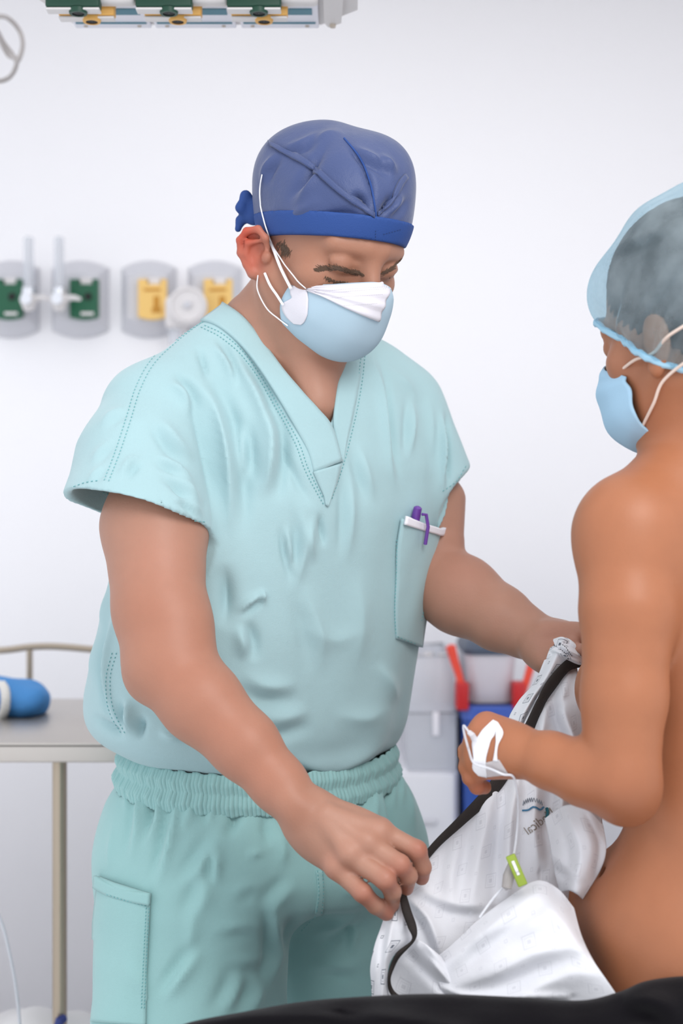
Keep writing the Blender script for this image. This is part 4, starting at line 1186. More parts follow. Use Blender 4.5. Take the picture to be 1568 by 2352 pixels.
# ================================================================== hospital gown, drip line, cloth, stretcher
def print_mat(name, base, ink, strength, sp=.037, size=.0068):
    """white cotton with a printed lattice of small diamonds (flat print only)"""
    m = mat(name, base, 0.85, bump=.12, bscale=900, sheen=.15, spec=.15, bump2=.12, bscale2=40)
    Nn, Ln = m.node_tree.nodes, m.node_tree.links
    b = Nn['Principled BSDF']
    uv = Nn.new('ShaderNodeUVMap'); uv.uv_map = 'UVMap'
    sep = Nn.new('ShaderNodeSeparateXYZ'); Ln.new(uv.outputs[0], sep.inputs[0])
    def M(op, a, b_=None, c=None):
        n = Nn.new('ShaderNodeMath'); n.operation = op
        for i, x in enumerate((a, b_, c)):
            if x is None: continue
            if isinstance(x, (int, float)): n.inputs[i].default_value = x
            else: Ln.new(x, n.inputs[i])
        return n.outputs[0]
    def cell(ox, oy):
        x = M('ADD', M('DIVIDE', sep.outputs[0], sp), ox); y = M('ADD', M('DIVIDE', sep.outputs[1], sp), oy)
        fx = M('MULTIPLY', M('SUBTRACT', M('FRACT', x), .5), sp); fy = M('MULTIPLY', M('SUBTRACT', M('FRACT', y), .5), sp)
        c_, s_ = math.cos(.35), math.sin(.35)
        rx = M('ADD', M('MULTIPLY', fx, c_), M('MULTIPLY', fy, s_)); ry = M('SUBTRACT', M('MULTIPLY', fy, c_), M('MULTIPLY', fx, s_))
        return M('ABSOLUTE', rx), M('ABSOLUTE', ry)
    def ringm(d, r, wd): return M('LESS_THAN', M('ABSOLUTE', M('SUBTRACT', d, r)), wd)
    ax, ay = cell(0, 0)
    d = M('MAXIMUM', ax, ay)
    ink1 = M('MAXIMUM', M('MULTIPLY', ringm(d, size, .0006), .8), M('MAXIMUM', M('MULTIPLY', ringm(d, size * .62, .0004), .5), M('LESS_THAN', M('MAXIMUM', ax, ay), size * .30)))
    bx, by = cell(.5, .5)
    d2 = M('MAXIMUM', bx, by)
    ink2 = M('MULTIPLY', ringm(d2, size * .22, .0005), .7)
    ink_ = M('MULTIPLY', M('MAXIMUM', ink1, ink2), strength)
    mx = Nn.new('ShaderNodeMix'); mx.data_type = 'RGBA'
    mx.inputs[6].default_value = (*base, 1); mx.inputs[7].default_value = (*ink, 1)
    Ln.new(ink_, mx.inputs[0]); Ln.new(mx.outputs[2], b.inputs['Base Color'])
    return m
WHITE = srgb(226, 227, 232)
gin_m = print_mat('gown_inside', WHITE, srgb(150, 150, 160), .24)
gout_m = print_mat('gown_outside', WHITE, srgb(62, 74, 92), .85)
bind_m = mat('black_binding', srgb(40, 33, 30), .85, bump=.3, bscale=600, noise=.15, nscale=60)
def mkfold(strokes, seed=0, amp=.0):
    def fn(C):
        p = C[..., :2].reshape(-1, 2)
        D = np.zeros(len(p))
        for s in strokes:
            path, wd, h = s[:3]; val = s[3] if len(s) > 3 else 0
            path = catmull(np.array(path, float), 20)
            d, sd, fr = seg_dist(p, path)
            v = np.exp(-(d / wd) ** 1.6)
            if val: v = v - .8 * np.exp(-((d * sd / wd - 1.7 * val) / .9) ** 2)
            tap = .25 + .75 * np.sin(np.pi * np.clip(fr, 0, 1)) ** .7
            D += h * v * tap
        if amp:
            r = np.random.default_rng(seed)
            for _ in range(10):
                k = r.uniform(.012, .05, 2) * r.choice([-1, 1], 2)
                D += amp * np.sin(p @ k + r.uniform(0, 6)) / 3
        C = C.copy(); C[..., 2] -= D.reshape(C.shape[:2]); return C
    return fn
gown = thing('hospital_gown', 'white patterned hospital gown with black binding, held open between his two hands', 'gown', P(1100, 2300, 1.49))
netA = [[(922, 2045, 1.535), (985, 1958, 1.545), (1045, 1902, 1.555), (1105, 1845, 1.565), (1150, 1780, 1.58), (1200, 1668, 1.62), (1250, 1584, 1.67), (1322, 1518, 1.715)],
        [(935, 2090, 1.52), (1000, 2020, 1.53), (1060, 1970, 1.54), (1120, 1920, 1.55), (1175, 1860, 1.56), (1235, 1760, 1.585), (1282, 1670, 1.625), (1335, 1590, 1.67)],
        [(940, 2140, 1.51), (1005, 2090, 1.515), (1070, 2050, 1.52), (1135, 2010, 1.53), (1195, 1960, 1.54), (1260, 1880, 1.555), (1312, 1790, 1.59), (1352, 1690, 1.64)],
        [(930, 2200, 1.50), (1005, 2165, 1.505), (1080, 2130, 1.51), (1150, 2090, 1.515), (1215, 2050, 1.52), (1280, 1985, 1.53), (1335, 1900, 1.555), (1372, 1800, 1.60)],
        [(915, 2260, 1.495), (1000, 2250, 1.495), (1090, 2230, 1.50), (1165, 2200, 1.50), (1230, 2160, 1.505), (1290, 2090, 1.515), (1345, 2000, 1.54), (1384, 1900, 1.57)],
        [(905, 2335, 1.49), (1000, 2335, 1.49), (1100, 2330, 1.49), (1175, 2310, 1.49), (1240, 2270, 1.495), (1300, 2200, 1.51), (1350, 2100, 1.54), (1388, 1990, 1.56)]]
fA = mkfold([([(1308, 1530), (1292, 1620), (1320, 1700), (1330, 1800)], 16, .016, 1), ([(1278, 1560), (1252, 1650), (1238, 1720), (1220, 1800)], 13, .012, 1), ([(1200, 1760), (1178, 1850), (1166, 1980), (1165, 2060)], 16, .012, 1), ([(1236, 1780), (1226, 1890), (1234, 1980)], 15, .010, -1),
             ([(935, 2055), (985, 2115), (1015, 2200)], 12, .010, 1), ([(955, 2040), (1040, 2075), (1110, 2080)], 14, .006, 1), ([(1125, 1850), (1102, 1960), (1085, 2070)], 20, .008, 1), ([(1060, 1930), (1040, 2010), (1040, 2080)], 18, .005, 1), ([(1262, 1700), (1290, 1800), (1290, 1880)], 13, .012, 1), ([(1300, 1600), (1275, 1640), (1290, 1690)], 14, -.012)], 4, .0012)
gA = sheet('inner_panel', netA, 130, 110, gin_m, gown, fold=fA)
netC = [[(893, 2075, 1.508), (908, 2070, 1.503), (924, 2060, 1.506)], [(874, 2130, 1.50), (906, 2120, 1.490), (942, 2105, 1.496)], [(860, 2170, 1.495), (896, 2165, 1.482), (950, 2152, 1.490)], [(850, 2220, 1.49), (874, 2212, 1.476), (902, 2198, 1.486)], [(852, 2262, 1.485), (870, 2260, 1.474), (890, 2250, 1.482)], [(856, 2340, 1.48), (875, 2340, 1.47), (900, 2340, 1.478)]]
sheet('outer_edge', netC, 30, 60, gout_m, gown, fold=mkfold([([(905, 2090), (892, 2170), (878, 2300)], 8, .006, 1), ([(925, 2085), (925, 2140)], 6, .005)], 2, .0008), uvrot=.2)
netD = [[(948, 2152, 1.492), (965, 2160, 1.474), (990, 2178, 1.466), (1012, 2196, 1.482)], [(906, 2198, 1.488), (945, 2215, 1.484), (1000, 2222, 1.460), (1042, 2240, 1.478)], [(890, 2250, 1.488), (930, 2258, 1.490), (1012, 2265, 1.458), (1074, 2276, 1.474)], [(892, 2330, 1.484), (940, 2332, 1.486), (1045, 2332, 1.456), (1130, 2332, 1.470)]]
sheet('turned_edge', netD, 60, 40, gin_m, gown, fold=mkfold([([(955, 2165), (1000, 2210), (1060, 2270), (1100, 2310)], 16, .012, 1), ([(980, 2170), (1030, 2220), (1090, 2290)], 8, .007, 1)], 6, .0008))
netB = [[(985, 2212, 1.49), (1040, 2166, 1.48), (1100, 2110, 1.475), (1165, 2062, 1.47), (1230, 2022, 1.465), (1280, 2040, 1.46), (1318, 2085, 1.452)], [(1000, 2240, 1.475), (1060, 2200, 1.46), (1120, 2150, 1.45), (1180, 2105, 1.445), (1240, 2072, 1.44), (1292, 2100, 1.435), (1336, 2150, 1.43)],
        [(1010, 2270, 1.465), (1075, 2240, 1.445), (1140, 2200, 1.43), (1200, 2165, 1.425), (1260, 2145, 1.42), (1312, 2165, 1.41), (1362, 2205, 1.402)], [(1020, 2300, 1.46), (1085, 2285, 1.44), (1150, 2260, 1.425), (1215, 2235, 1.415), (1275, 2220, 1.41), (1335, 2230, 1.40), (1392, 2250, 1.390)], [(1020, 2370, 1.455), (1090, 2360, 1.435), (1160, 2345, 1.42), (1225, 2330, 1.41), (1290, 2320, 1.405), (1350, 2315, 1.395), (1425, 2300, 1.380)]]
gB = sheet('lap_drape', netB, 110, 80, gin_m, gown, uvrot=.3, fold=mkfold([([(1005, 2235), (1080, 2165), (1160, 2100), (1240, 2040)], 20, .008, 1), ([(1040, 2270), (1130, 2240), (1230, 2190), (1330, 2180)], 26, .006, 1), ([(1060, 2310), (1180, 2290), (1300, 2240), (1370, 2240)], 22, .006, -1), ([(1240, 2070), (1290, 2110), (1330, 2170)], 22, .006, -1), ([(1110, 2150), (1190, 2120), (1260, 2100)], 26, .005, 1), ([(1000, 2260), (1060, 2285), (1150, 2290), (1300, 2288)], 9, .007, 1)], 8, .0012))
netE = [[(1250, 1880, 1.525), (1296, 1850, 1.492), (1345, 1856, 1.475), (1385, 1895, 1.485)], [(1262, 1940, 1.512), (1308, 1908, 1.475), (1355, 1912, 1.458), (1392, 1950, 1.475)], [(1272, 2000, 1.505), (1318, 1970, 1.470), (1352, 1975, 1.458), (1378, 2000, 1.475)], [(1285, 2050, 1.50), (1306, 2046, 1.475), (1324, 2054, 1.468), (1338, 2066, 1.478)]]
sheet('sleeve', netE, 50, 50, gin_m, gown, uvrot=.5, fold=mkfold([([(1300, 1860), (1330, 1950), (1320, 2040)], 14, .008, 1), ([(1345, 1870), (1375, 1940), (1365, 2010)], 12, -.012), ([(1265, 1960), (1300, 1990), (1330, 2010)], 12, .007, 1)], 9, .001))
netU = [[(1268, 1468, 1.712), (1296, 1464, 1.694), (1334, 1496, 1.700)], [(1247, 1522, 1.70), (1274, 1518, 1.684), (1304, 1524, 1.688)], [(1226, 1568, 1.69), (1248, 1562, 1.673), (1270, 1556, 1.678)], [(1190, 1610, 1.665), (1218, 1606, 1.650), (1240, 1592, 1.664)], [(1166, 1655, 1.645), (1194, 1650, 1.630), (1212, 1642, 1.646)], [(1172, 1694, 1.63), (1190, 1692, 1.620), (1192, 1686, 1.632)]]
gU = sheet('neck_facing', netU, 34, 70, gout_m, gown, fold=mkfold([([(1290, 1470), (1262, 1540), (1225, 1600)], 9, .005, 1), ([(1240, 1560), (1215, 1620), (1190, 1680)], 9, .004, 1)], 3, .0006), uvrot=.4)
# bunched cloth over the fist
netK = [[(1272, 1474, 1.722), (1290, 1463, 1.712), (1310, 1466, 1.704), (1328, 1482, 1.702), (1338, 1500, 1.704)], [(1264, 1486, 1.704), (1286, 1480, 1.692), (1308, 1486, 1.686), (1326, 1500, 1.686), (1338, 1512, 1.692)],
        [(1258, 1500, 1.698), (1280, 1498, 1.684), (1300, 1504, 1.678), (1320, 1514, 1.680), (1336, 1524, 1.690)], [(1254, 1512, 1.70), (1274, 1512, 1.690), (1294, 1518, 1.686), (1314, 1526, 1.688), (1332, 1532, 1.696)]]
gK = sheet('bunched_hem', netK, 60, 50, gout_m, gown, fold=mkfold([([(1280, 1470), (1300, 1490), (1334, 1508)], 5, .006, 1), ([(1300, 1466), (1318, 1480), (1336, 1496)], 4, .004, 1), ([(1264, 1490), (1290, 1502), (1330, 1522)], 5, .006, 1)], 5, .0006), uvrot=.9)
gK_bvh = BVHTree.FromObject(gK, bpy.context.evaluated_depsgraph_get())
mb = MB()
for pth in ([(1272, 1482), (1284, 1490), (1300, 1504), (1306, 1516)], [(1276, 1476), (1292, 1482), (1306, 1496), (1314, 1510)]): stitches(mb, gK_bvh, pth, .0006, 5, .0005, .7, 1.69)
mb.build('stitching', mat('dark_thread', srgb(70, 66, 70), .8), gK)
def ribbon(name, Lp, Rp, Y, n=60, bulge=.002):
    l_, r_ = resample(Lp, n), resample(Rp, n); y = np.interp(np.linspace(0, 1, n), np.linspace(0, 1, len(Y)), Y)
    cols = []
    for t in np.linspace(0, 1, 5):
        q = l_ * (1 - t) + r_ * t
        yy = y - bulge * math.sin(math.pi * t) + .0012 * np.sin(np.linspace(0, 30, n))
        cols.append(np.stack([(q[:, 0] - 784) / F * yy, yy, CAM_Z + (1176 - q[:, 1]) / F * yy], 1))
    return grid_solid(name, np.stack(cols, 1), bind_m, gown, .0018)
ribbon('binding', [(1324, 1498), (1290, 1524), (1256, 1564), (1232, 1610), (1206, 1664), (1178, 1710), (1144, 1768), (1106, 1818), (1050, 1878), (1000, 1928), (960, 1975), (915, 2030)],
       [(1336, 1532), (1306, 1542), (1278, 1578), (1252, 1616), (1228, 1672), (1200, 1716), (1168, 1786), (1130, 1836), (1066, 1894), (1012, 1942), (975, 1985), (930, 2044)], [1.694, 1.672, 1.652, 1.626, 1.600, 1.582, 1.574, 1.560, 1.550, 1.542, 1.535, 1.530])
ribbon('binding', [(914, 2040), (922, 2090), (936, 2130), (945, 2158), (912, 2186), (896, 2216), (889, 2250), (894, 2280), (915, 2300)], [(930, 2044), (944, 2090), (957, 2130), (953, 2160), (919, 2198), (905, 2224), (897, 2250), (904, 2274), (925, 2292)], [1.500, 1.488, 1.478, 1.476, 1.474, 1.474, 1.474, 1.474, 1.472])
# mirrored lettering and stitched mark seen through the cloth
gA_bvh = BVHTree.FromObject(gA, bpy.context.evaluated_depsgraph_get())
fc = bpy.data.curves.new('lettering', 'FONT'); fc.body = 'Medical'; fc.size = 1.0; fc.resolution_u = 3
fo = bpy.data.objects.new('lettering_source', fc); COL.objects.link(fo)
bpy.context.view_layer.update()
me = bpy.data.meshes.new_from_object(fo.evaluated_get(bpy.context.evaluated_depsgraph_get()))
bpy.data.objects.remove(fo)
ca_, sa_ = math.cos(-38 * D2R), math.sin(-38 * D2R)
co = np.zeros((len(me.vertices), 3)); me.vertices.foreach_get('co', co.ravel()); wmax = co[:, 0].max()
for v, c in zip(me.vertices, co):
    x, y = (wmax - c[0]) * 78 / wmax, -c[1] * 30           # mirrored
    h, n = cast(gA_bvh, 1214 + x * ca_ - y * sa_, 1918 + x * sa_ + y * ca_, 1.54)
    v.co = Vector(h + n * .0008)
me.materials.append(mat('faded_ink', srgb(150, 140, 132), .8))
lo_ = link('printed_lettering', me, None, gown, False)
mb = MB(); pts = [(1200 + i * 2.4, 1850 - 9 * (i % 2) - 8 * math.sin(i / 18 * 3.1)) for i in range(19)]
mb.tube(np.array([np.add(*[cast(gA_bvh, *q, 1.55)[0], cast(gA_bvh, *q, 1.55)[1] * .001]) for q in pts]), .0006, n=5); mb.build('stitched_mark', mat('grey_thread', srgb(140, 146, 156), .8), gown)
mb = MB(); mb.tube(on_surface(gA_bvh, [(1198, 1862), (1214, 1861), (1226, 1854), (1238, 1860), (1246, 1854)], 16, .0012, 1.55), .0010, n=6); mb.build('stitched_wave', mat('blue_thread', srgb(70, 122, 156), .8), gown)
mb = MB(); mb.tube(on_surface(gA_bvh, [(1254, 1856), (1256, 1872), (1254, 1884)], 8, .0012, 1.55), .0018, n=6); mb.build('stitched_stem', mat('teal_ink', srgb(38, 104, 116), .8), gown)

# ---------------------------------------------------------------- drip line taped to her hand
tape_m = mat('white_tape', srgb(232, 232, 236), .55, bump=.2, bscale=300)
film_m = mat('clear_film', srgb(235, 235, 238), .25, alpha=.42, spec=.5)
tube_m = mat('clear_tube', srgb(226, 228, 234), .15, alpha=.6, spec=.6)
drip = thing('intravenous_line', 'clear drip line taped with white dressing to her left hand, green clamp on it', 'drip line', P(1120, 1720, 1.44))
patch('tape', wom_bvh, [(1132, 1655), (1109, 1677), (1096, 1695), (1085, 1704), (1088, 1740), (1086, 1764), (1099, 1780)], [(1142, 1660), (1136, 1688), (1128, 1700), (1122, 1720), (1117, 1740), (1116, 1757), (1118, 1784)], 34, 12, .0016, tape_m, drip, .0016, Yg=1.45)
patch('tape', wom_bvh, [(1136, 1657), (1139, 1690), (1140, 1705), (1137, 1728), (1133, 1748)], [(1144, 1662), (1156, 1684), (1145, 1711), (1142, 1730), (1143, 1748)], 26, 5, .0018, tape_m, drip, .0016, Yg=1.45)
patch('clear_dressing', wom_bvh, [(1112, 1752), (1114, 1766), (1116, 1784)], [(1146, 1744), (1160, 1766), (1168, 1778)], 14, 12, .0012, film_m, drip, .001, Yg=1.45)
def sp_(px, py, o, Yg=1.45):
    h, n = cast(wom_bvh, px, py, Yg); return h + n * o
mb = MB(); mb.tube([sp_(1096, 1700, .006), P(1084, 1688, 1.428), P(1077, 1682, 1.432)], [.0034, .0030, .0026], n=10); mb.build('hub', tube_m, drip)
mb = MB(); mb.tube([P(1078, 1684, 1.430), P(1068, 1670, 1.432), P(1064, 1668, 1.434), P(1066, 1684, 1.434), P(1073, 1712, 1.434), P(1076, 1722, 1.436), P(1084, 1747, 1.437), sp_(1100, 1752, .005), sp_(1130, 1760, .005), sp_(1158, 1772, .004), P(1178, 1784, 1.420), P(1188, 1822, 1.434), P(1189, 1880, 1.452), P(1184, 1935, 1.458), P(1178, 1972, 1.456)], .0013, n=8, smooth=120)
mb.build('tube', tube_m, drip)
mb = MB(); mb.tube([P(1172, 2000, 1.462), P(1160, 2030, 1.462), P(1130, 2066, 1.455), P(1100, 2108, 1.445)], .0013, n=8, smooth=30); mb.build('tube', tube_m, drip)
mb = MB(); mb.tube([P(1176, 1985, 1.456), P(1168, 2012, 1.454), P(1163, 2040, 1.450)], [.0045, .0062, .0052], n=12); mb.build('connector', mat('smoky_plastic', srgb(170, 164, 160), .2, alpha=.6), drip)
ga, gb_, gw = P(1171, 1964, 1.447), P(1201, 2034, 1.444), .0102
ax_ = unit(gb_ - ga); ay_ = unit(np.cross(A(0, -1, 0), ax_)); az_ = np.cross(ax_, ay_)
Rg = np.stack([ax_, ay_, az_], 1)
green_m = mat('lime_plastic', srgb(146, 168, 56), .4)
mb = MB(); mb.box((ga + gb_) / 2, (np.linalg.norm(gb_ - ga), gw, .005), Rg, .0015); cl = mb.build('clamp', green_m, drip)
tag(cl, 'lime green slide clamp', None)
mb = MB()
for t, l_ in ((.26, .006), (.46, .008), (.56, .005)): mb.box(ga + (gb_ - ga) * t - az_ * .0027 * np.sign(az_[1]) * -1 if False else ga + (gb_ - ga) * t + A(0, -.0028, 0), (l_, .0032, .0016), Rg, .0006)
mb.build('clamp_slot', white_trim_m, cl)

# ---------------------------------------------------------------- black cloth and the stretcher
str_m = mat('stretcher_frame', srgb(176, 178, 184), .35, metal=.8)
st = thing('stretcher', 'low hospital stretcher under the seated patient, hidden by the black cloth', 'stretcher', (.50, 1.41, 0))
MB().box((.58, 1.42, .70), (1.54, .42, .10), None, .03).build('mattress', mat('mattress_vinyl', srgb(58, 62, 74), .5), st)
MB().box((.58, 1.42, .625), (1.50, .40, .05), None, .01).build('frame', str_m, st)
for x in (-.12, 1.26):
    for y in (1.28, 1.56):
        MB().tube([(x, y, .61), (x, y, .13)], .018, n=12).build('leg', str_m, st)
        MB().lathe([(.002, -.014), (.05, -.012), (.06, -.006), (.06, .006), (.05, .012), (.002, .014)], (x, y, .06), 20, np.array([[0, 0, 1], [1, 0, 0], [0, 1, 0]])).build('wheel', shoe_m, st)
cl_net = []
xs = [330, 430, 560, 700, 850, 1000, 1180, 1330, 1420, 1480, 1568, 1700]
rid = [2395, 2352, 2326, 2302, 2290, 2285, 2292, 2300, 2280, 2256, 2244, 2240]
def row(dy, Y, amp=0): return [(x, r + dy + amp * math.sin(i * 1.7), Y) for i, (x, r) in enumerate(zip(xs, rid))]
def zrow(z, Y): return [(784 + (x - 784) * 1.36 / Y, 1176 + (CAM_Z - z) / Y * F, Y) for x in xs]
net = [zrow(.765, 1.49), [(784 + (x - 784) * 1.36 / 1.43, 1176 + (CAM_Z - max(.77, CAM_Z - (r - 1176) / F * 1.36 - .05)) / 1.43 * F, 1.43) for x, r in zip(xs, rid)], row(5, 1.385), row(0, 1.36), row(22, 1.342), row(75, 1.325), row(220, 1.305), zrow(.58, 1.29)]
bk = sheet('black_cloth', net, 160, 60, dark_m, None, .004, fold=mkfold([([(830, 2330), (960, 2352), (1100, 2380)], 26, .020, 1), ([(430, 2352), (600, 2335), (760, 2340), (900, 2375)], 24, .012, 1), ([(1430, 2290), (1500, 2300), (1560, 2330)], 26, .012, 1)], 12, .002))
tag(bk, 'black cloth heaped over the stretcher along the bottom edge below the gown', 'cloth')
# ================================================================== wall outlets, boom, trolley, bins
plate_m = mat('outlet_plate', srgb(206, 206, 212), .5)
green_o = mat('oxygen_green', srgb(14, 92, 62), .4)
yellow_o = mat('vacuum_yellow', srgb(240, 198, 116), .45)
gold_m = mat('gold_print', srgb(200, 140, 40), .5)
offw_m = mat('offwhite_plastic', srgb(226, 222, 222), .45)
black_m = mat('black_hole', srgb(20, 22, 22), .6)
chrome_m = mat('chrome', srgb(220, 222, 228), .15, metal=1.0)
clear_m = mat('clear_acrylic', srgb(222, 226, 234), .12, alpha=.45, spec=.6)
YP = WY                                    # plates sit on the wall
def wx(px, Y=WY): return (px - 784) / F * Y
def wz(py, Y=WY): return CAM_Z + (1176 - py) / F * Y
def outlet(px0, px1, green, label):
    Y = WY
    xc, zc = wx((px0 + px1) / 2), wz(688)
    t = thing('gas_outlet', label, 'outlet', (xc, Y, zc), 'medical gas outlets in a row on the back wall')
    hw, hh = (px1 - px0) / 2 / F * Y, 89 / F * Y
    def outline(hw, hh, arch, y, n=12):
        top = [(-hw + 2 * hw * i / n, hh - arch * ((2 * i / n - 1) ** 2)) for i in range(n + 1)]
        return [A(xc + x, y, zc + z) for x, z in top] + [A(xc - x, y, zc - z) for x, z in top]
    o1, o2, o3 = outline(hw, hh, .018, Y - .001), outline(hw * .97, hh * .98, .018, Y - .012), outline(hw * .70, hh * .60, .006, Y - .042)
    V = np.array(o1 + o2 + o3); n = len(o1); f = []
    for r in range(2):
        for i in range(n): f.append([r * n + i, r * n + (i + 1) % n, (r + 1) * n + (i + 1) % n, (r + 1) * n + i])
    mb = MB(); c = len(V); V = np.vstack([V, [A(xc, Y - .042, zc)]])
    mb.add(V, f, [[2 * n + i, 2 * n + (i + 1) % n, c] for i in range(n)])
    o = mb.build('plate', plate_m, t, angle=20)
    bm = bmesh.new(); bm.from_mesh(o.data); bmesh.ops.recalc_face_normals(bm, faces=bm.faces[:]); bm.to_mesh(o.data); bm.free()
    return t, xc, zc
def insert(t, px, green):
    """the coloured socket block, with notch, label and hole"""
    Y = WY - .042; x, z = wx(px, Y), wz(690, Y)
    m = green_o if green else yellow_o
    w2, h2 = .033, .047
    out = [(-w2, h2), (-w2, -h2 + .006)] + [(-w2 + 2 * w2 * i / 10, -h2 + .006 - .006 * math.sin(math.pi * i / 10)) for i in range(1, 10)] + [(w2, -h2 + .006), (w2, h2), (w2 * .62, h2), (w2 * .62, h2 - .012), (-w2 * .36, h2 - .012), (-w2 * .36, h2)]
    M_ = np.array([[1, 0, 0, x], [0, 0, 1, Y - .020], [0, 1, 0, z], [0, 0, 0, 1]], float)
    b = MB().prism(out, .022, M_).build('socket', m, t, angle=25)
    MB().box((x + .004, Y - .006, z + h2 - .004), (.028, .012, .018), None, .002).build('name_tab', offw_m, t)
    fy = Y - .0205
    if green:
        mb = MB().lathe([(.0005, -.004), (.0075, -.004), (.009, 0), (.0075, .003)], (x + .010, fy, z + .006), 18, np.array([[1, 0, 0], [0, 0, 1], [0, -1, 0]], float)); mb.build('port', black_m, t)
        MB().box((x + .008, fy, z - .034), (.030, .002, .007), None).build('label_strip', offw_m, t)
    else:
        mb = MB().box((x + .010, fy, z - .008), (.014, .003, .030), None, .001).box((x + .010, fy, z - .026), (.022, .003, .012), None, .001); mb.build('port', gold_m, t)
        MB().box((x, fy, z + .022), (.040, .002, .006), None).build('label_strip', gold_m, t)
for a, b, px, gr, lab in ((-35, 90, 22, True, 'grey wall outlet with green socket cut by the left edge'), (120, 250, 196, True, 'grey wall outlet with green socket, second from the left edge'),
                          (280, 405, 352, False, 'grey wall outlet with yellow socket, third in the row'), (432, 555, 502, False, 'grey wall outlet with yellow socket partly behind his shoulder')):
    t, xc, zc = outlet(a, b, gr, lab); insert(t, px, gr)
YL = np.array([[1, 0, 0], [0, 0, -1], [0, 1, 0]], float)
def flowmeter(px, lab, side):
    Y = WY - .115; x = wx(px, Y)
    t = thing('flowmeter', lab, 'flowmeter', (x, WY - .06, wz(690, Y)), 'oxygen flowmeters plugged into the green outlets')
    MB().lathe([(.0005, wz(664, Y)), (.012, wz(664, Y)), (.0125, wz(660, Y)), (.0115, wz(548, Y)), (.008, wz(544, Y)), (.0005, wz(543, Y))], (x, Y, 0), 20).build('sight_tube', clear_m, t)
    MB().lathe([(.0005, wz(664, Y)), (.0025, wz(664, Y)), (.0025, wz(552, Y)), (.0005, wz(552, Y))], (x, Y, 0), 10).build('scale_rod', offw_m, t)
    MB().lathe([(.0005, wz(676, Y)), (.016, wz(676, Y)), (.016, wz(662, Y)), (.010, wz(658, Y))], (x, Y, 0), 20).build('collar', chrome_m, t)
    MB().tube([(x, Y, wz(676, Y)), (x, Y, wz(690, Y)), (x, Y, wz(712, Y))], [.017, .021, .012], n=18).build('valve_body', offw_m, t)
    MB().lathe([(.0005, -.006), (.012, -.005), (.013, .006), (.0005, .007)], (x, Y - .024, wz(690, Y)), 16, YL).build('knob', chrome_m, t)
    MB().tube([(x + side * .01, Y, wz(686, Y)), (x + side * .034, Y - .004, wz(684, Y)), (x + side * .05, Y - .004, wz(688, Y))], [.008, .0065, .004], n=12).build('outlet_nozzle', offw_m, t)
    MB().tube([(x, Y, wz(690, Y)), (x - .01 * side, Y + .045, wz(690, Y)), (x - .01 * side, Y + .078, wz(690, Y))], .009, n=12).build('plug', chrome_m, t)
flowmeter(66, 'clear flowmeter tube in front of the left-edge green outlet', 1)
flowmeter(136, 'clear flowmeter tube beside the second green outlet', 1)
t = thing('suction_regulator', 'white suction regulator with round gauge between the two yellow outlets', 'regulator', (wx(425), WY - .05, wz(710)))
Y = WY - .11
MB().box((wx(402, Y), WY - .075, wz(715, Y)), (.050, .06, .075), None, .012).build('housing', offw_m, t)
MB().lathe([(.0005, -.02), (.040, -.02), (.044, -.012), (.044, .014), (.036, .02), (.034, .014), (.0005, .013)], (wx(432, Y), Y, wz(703, Y)), 32, YL).build('gauge', offw_m, t)
MB().lathe([(.0005, .0), (.008, .0), (.008, .016), (.0005, .017)], (wx(432, Y), Y - .012, wz(703, Y)), 16, YL).build('gauge_hub', plate_m, t)
MB().lathe([(.0005, wz(790, Y)), (.014, wz(790, Y)), (.016, wz(750, Y)), (.010, wz(742, Y)), (.0005, wz(742, Y))], (wx(398, Y), Y + .03, 0), 18).build('trap_jar', clear_m, t)

# ---------------------------------------------------------------- ceiling service head
beige_m = mat('boom_enamel', srgb(222, 218, 216), .45)
tealp_m = mat('teal_print', srgb(66, 124, 142), .5)
dgreen_m = mat('dark_green_plastic', srgb(16, 66, 48), .45)
amber_m = mat('amber_plastic', srgb(226, 174, 92), .5)
boom = thing('ceiling_service_head', 'pale ceiling service head with three green and three yellow gas sockets, overhead', 'service head', (-.20, 1.92, 2.86))
ZB = 2.035
def bx(px, Y): return (px - 784) / F * Y
def yb(py, z): return (z - CAM_Z) * F / (1176 - py)
Yf = yb(57, ZB)
mb = MB()
xl, xr = bx(172, Yf), bx(738, Yf)
prof_ = [(xl - .03, 1.74), (xl - .03, 1.90), (xl, Yf), (xr, Yf), (xr + .05, 1.94), (xr + .05, 1.74)]
M_ = np.eye(4); M_[2, 3] = ZB
mb.prism(prof_, .30, M_); mb.build('housing', beige_m, boom, angle=25)
MB().prism([(xr + .004, 1.75), (xr + .004, Yf - .03), (xr + .010, Yf - .012), (xr + .028, Yf - .03), (xr + .034, 1.75)], .31, np.array([[1, 0, 0, 0], [0, 1, 0, 0], [0, 0, 1, ZB - .008], [0, 0, 0, 1]], float)).build('end_cap', beige_m, boom, angle=25)
MB().lathe([(.0005, 0), (.004, 0), (.005, .006)], (xr + .016, Yf - .024, ZB - .012), 12).build('screw', mat('beige_screw', srgb(190, 178, 164), .4), boom)
MB().tube([(-.21, 1.80, 2.33), (-.21, 1.80, 2.90)], .06, n=24).build('drop_tube', beige_m, boom)
cols_ = [(103, 228, 133, 262, 172, 352), (310, 440, 330, 462, 356, 546), (520, 645, 530, 660, 552, 735)]
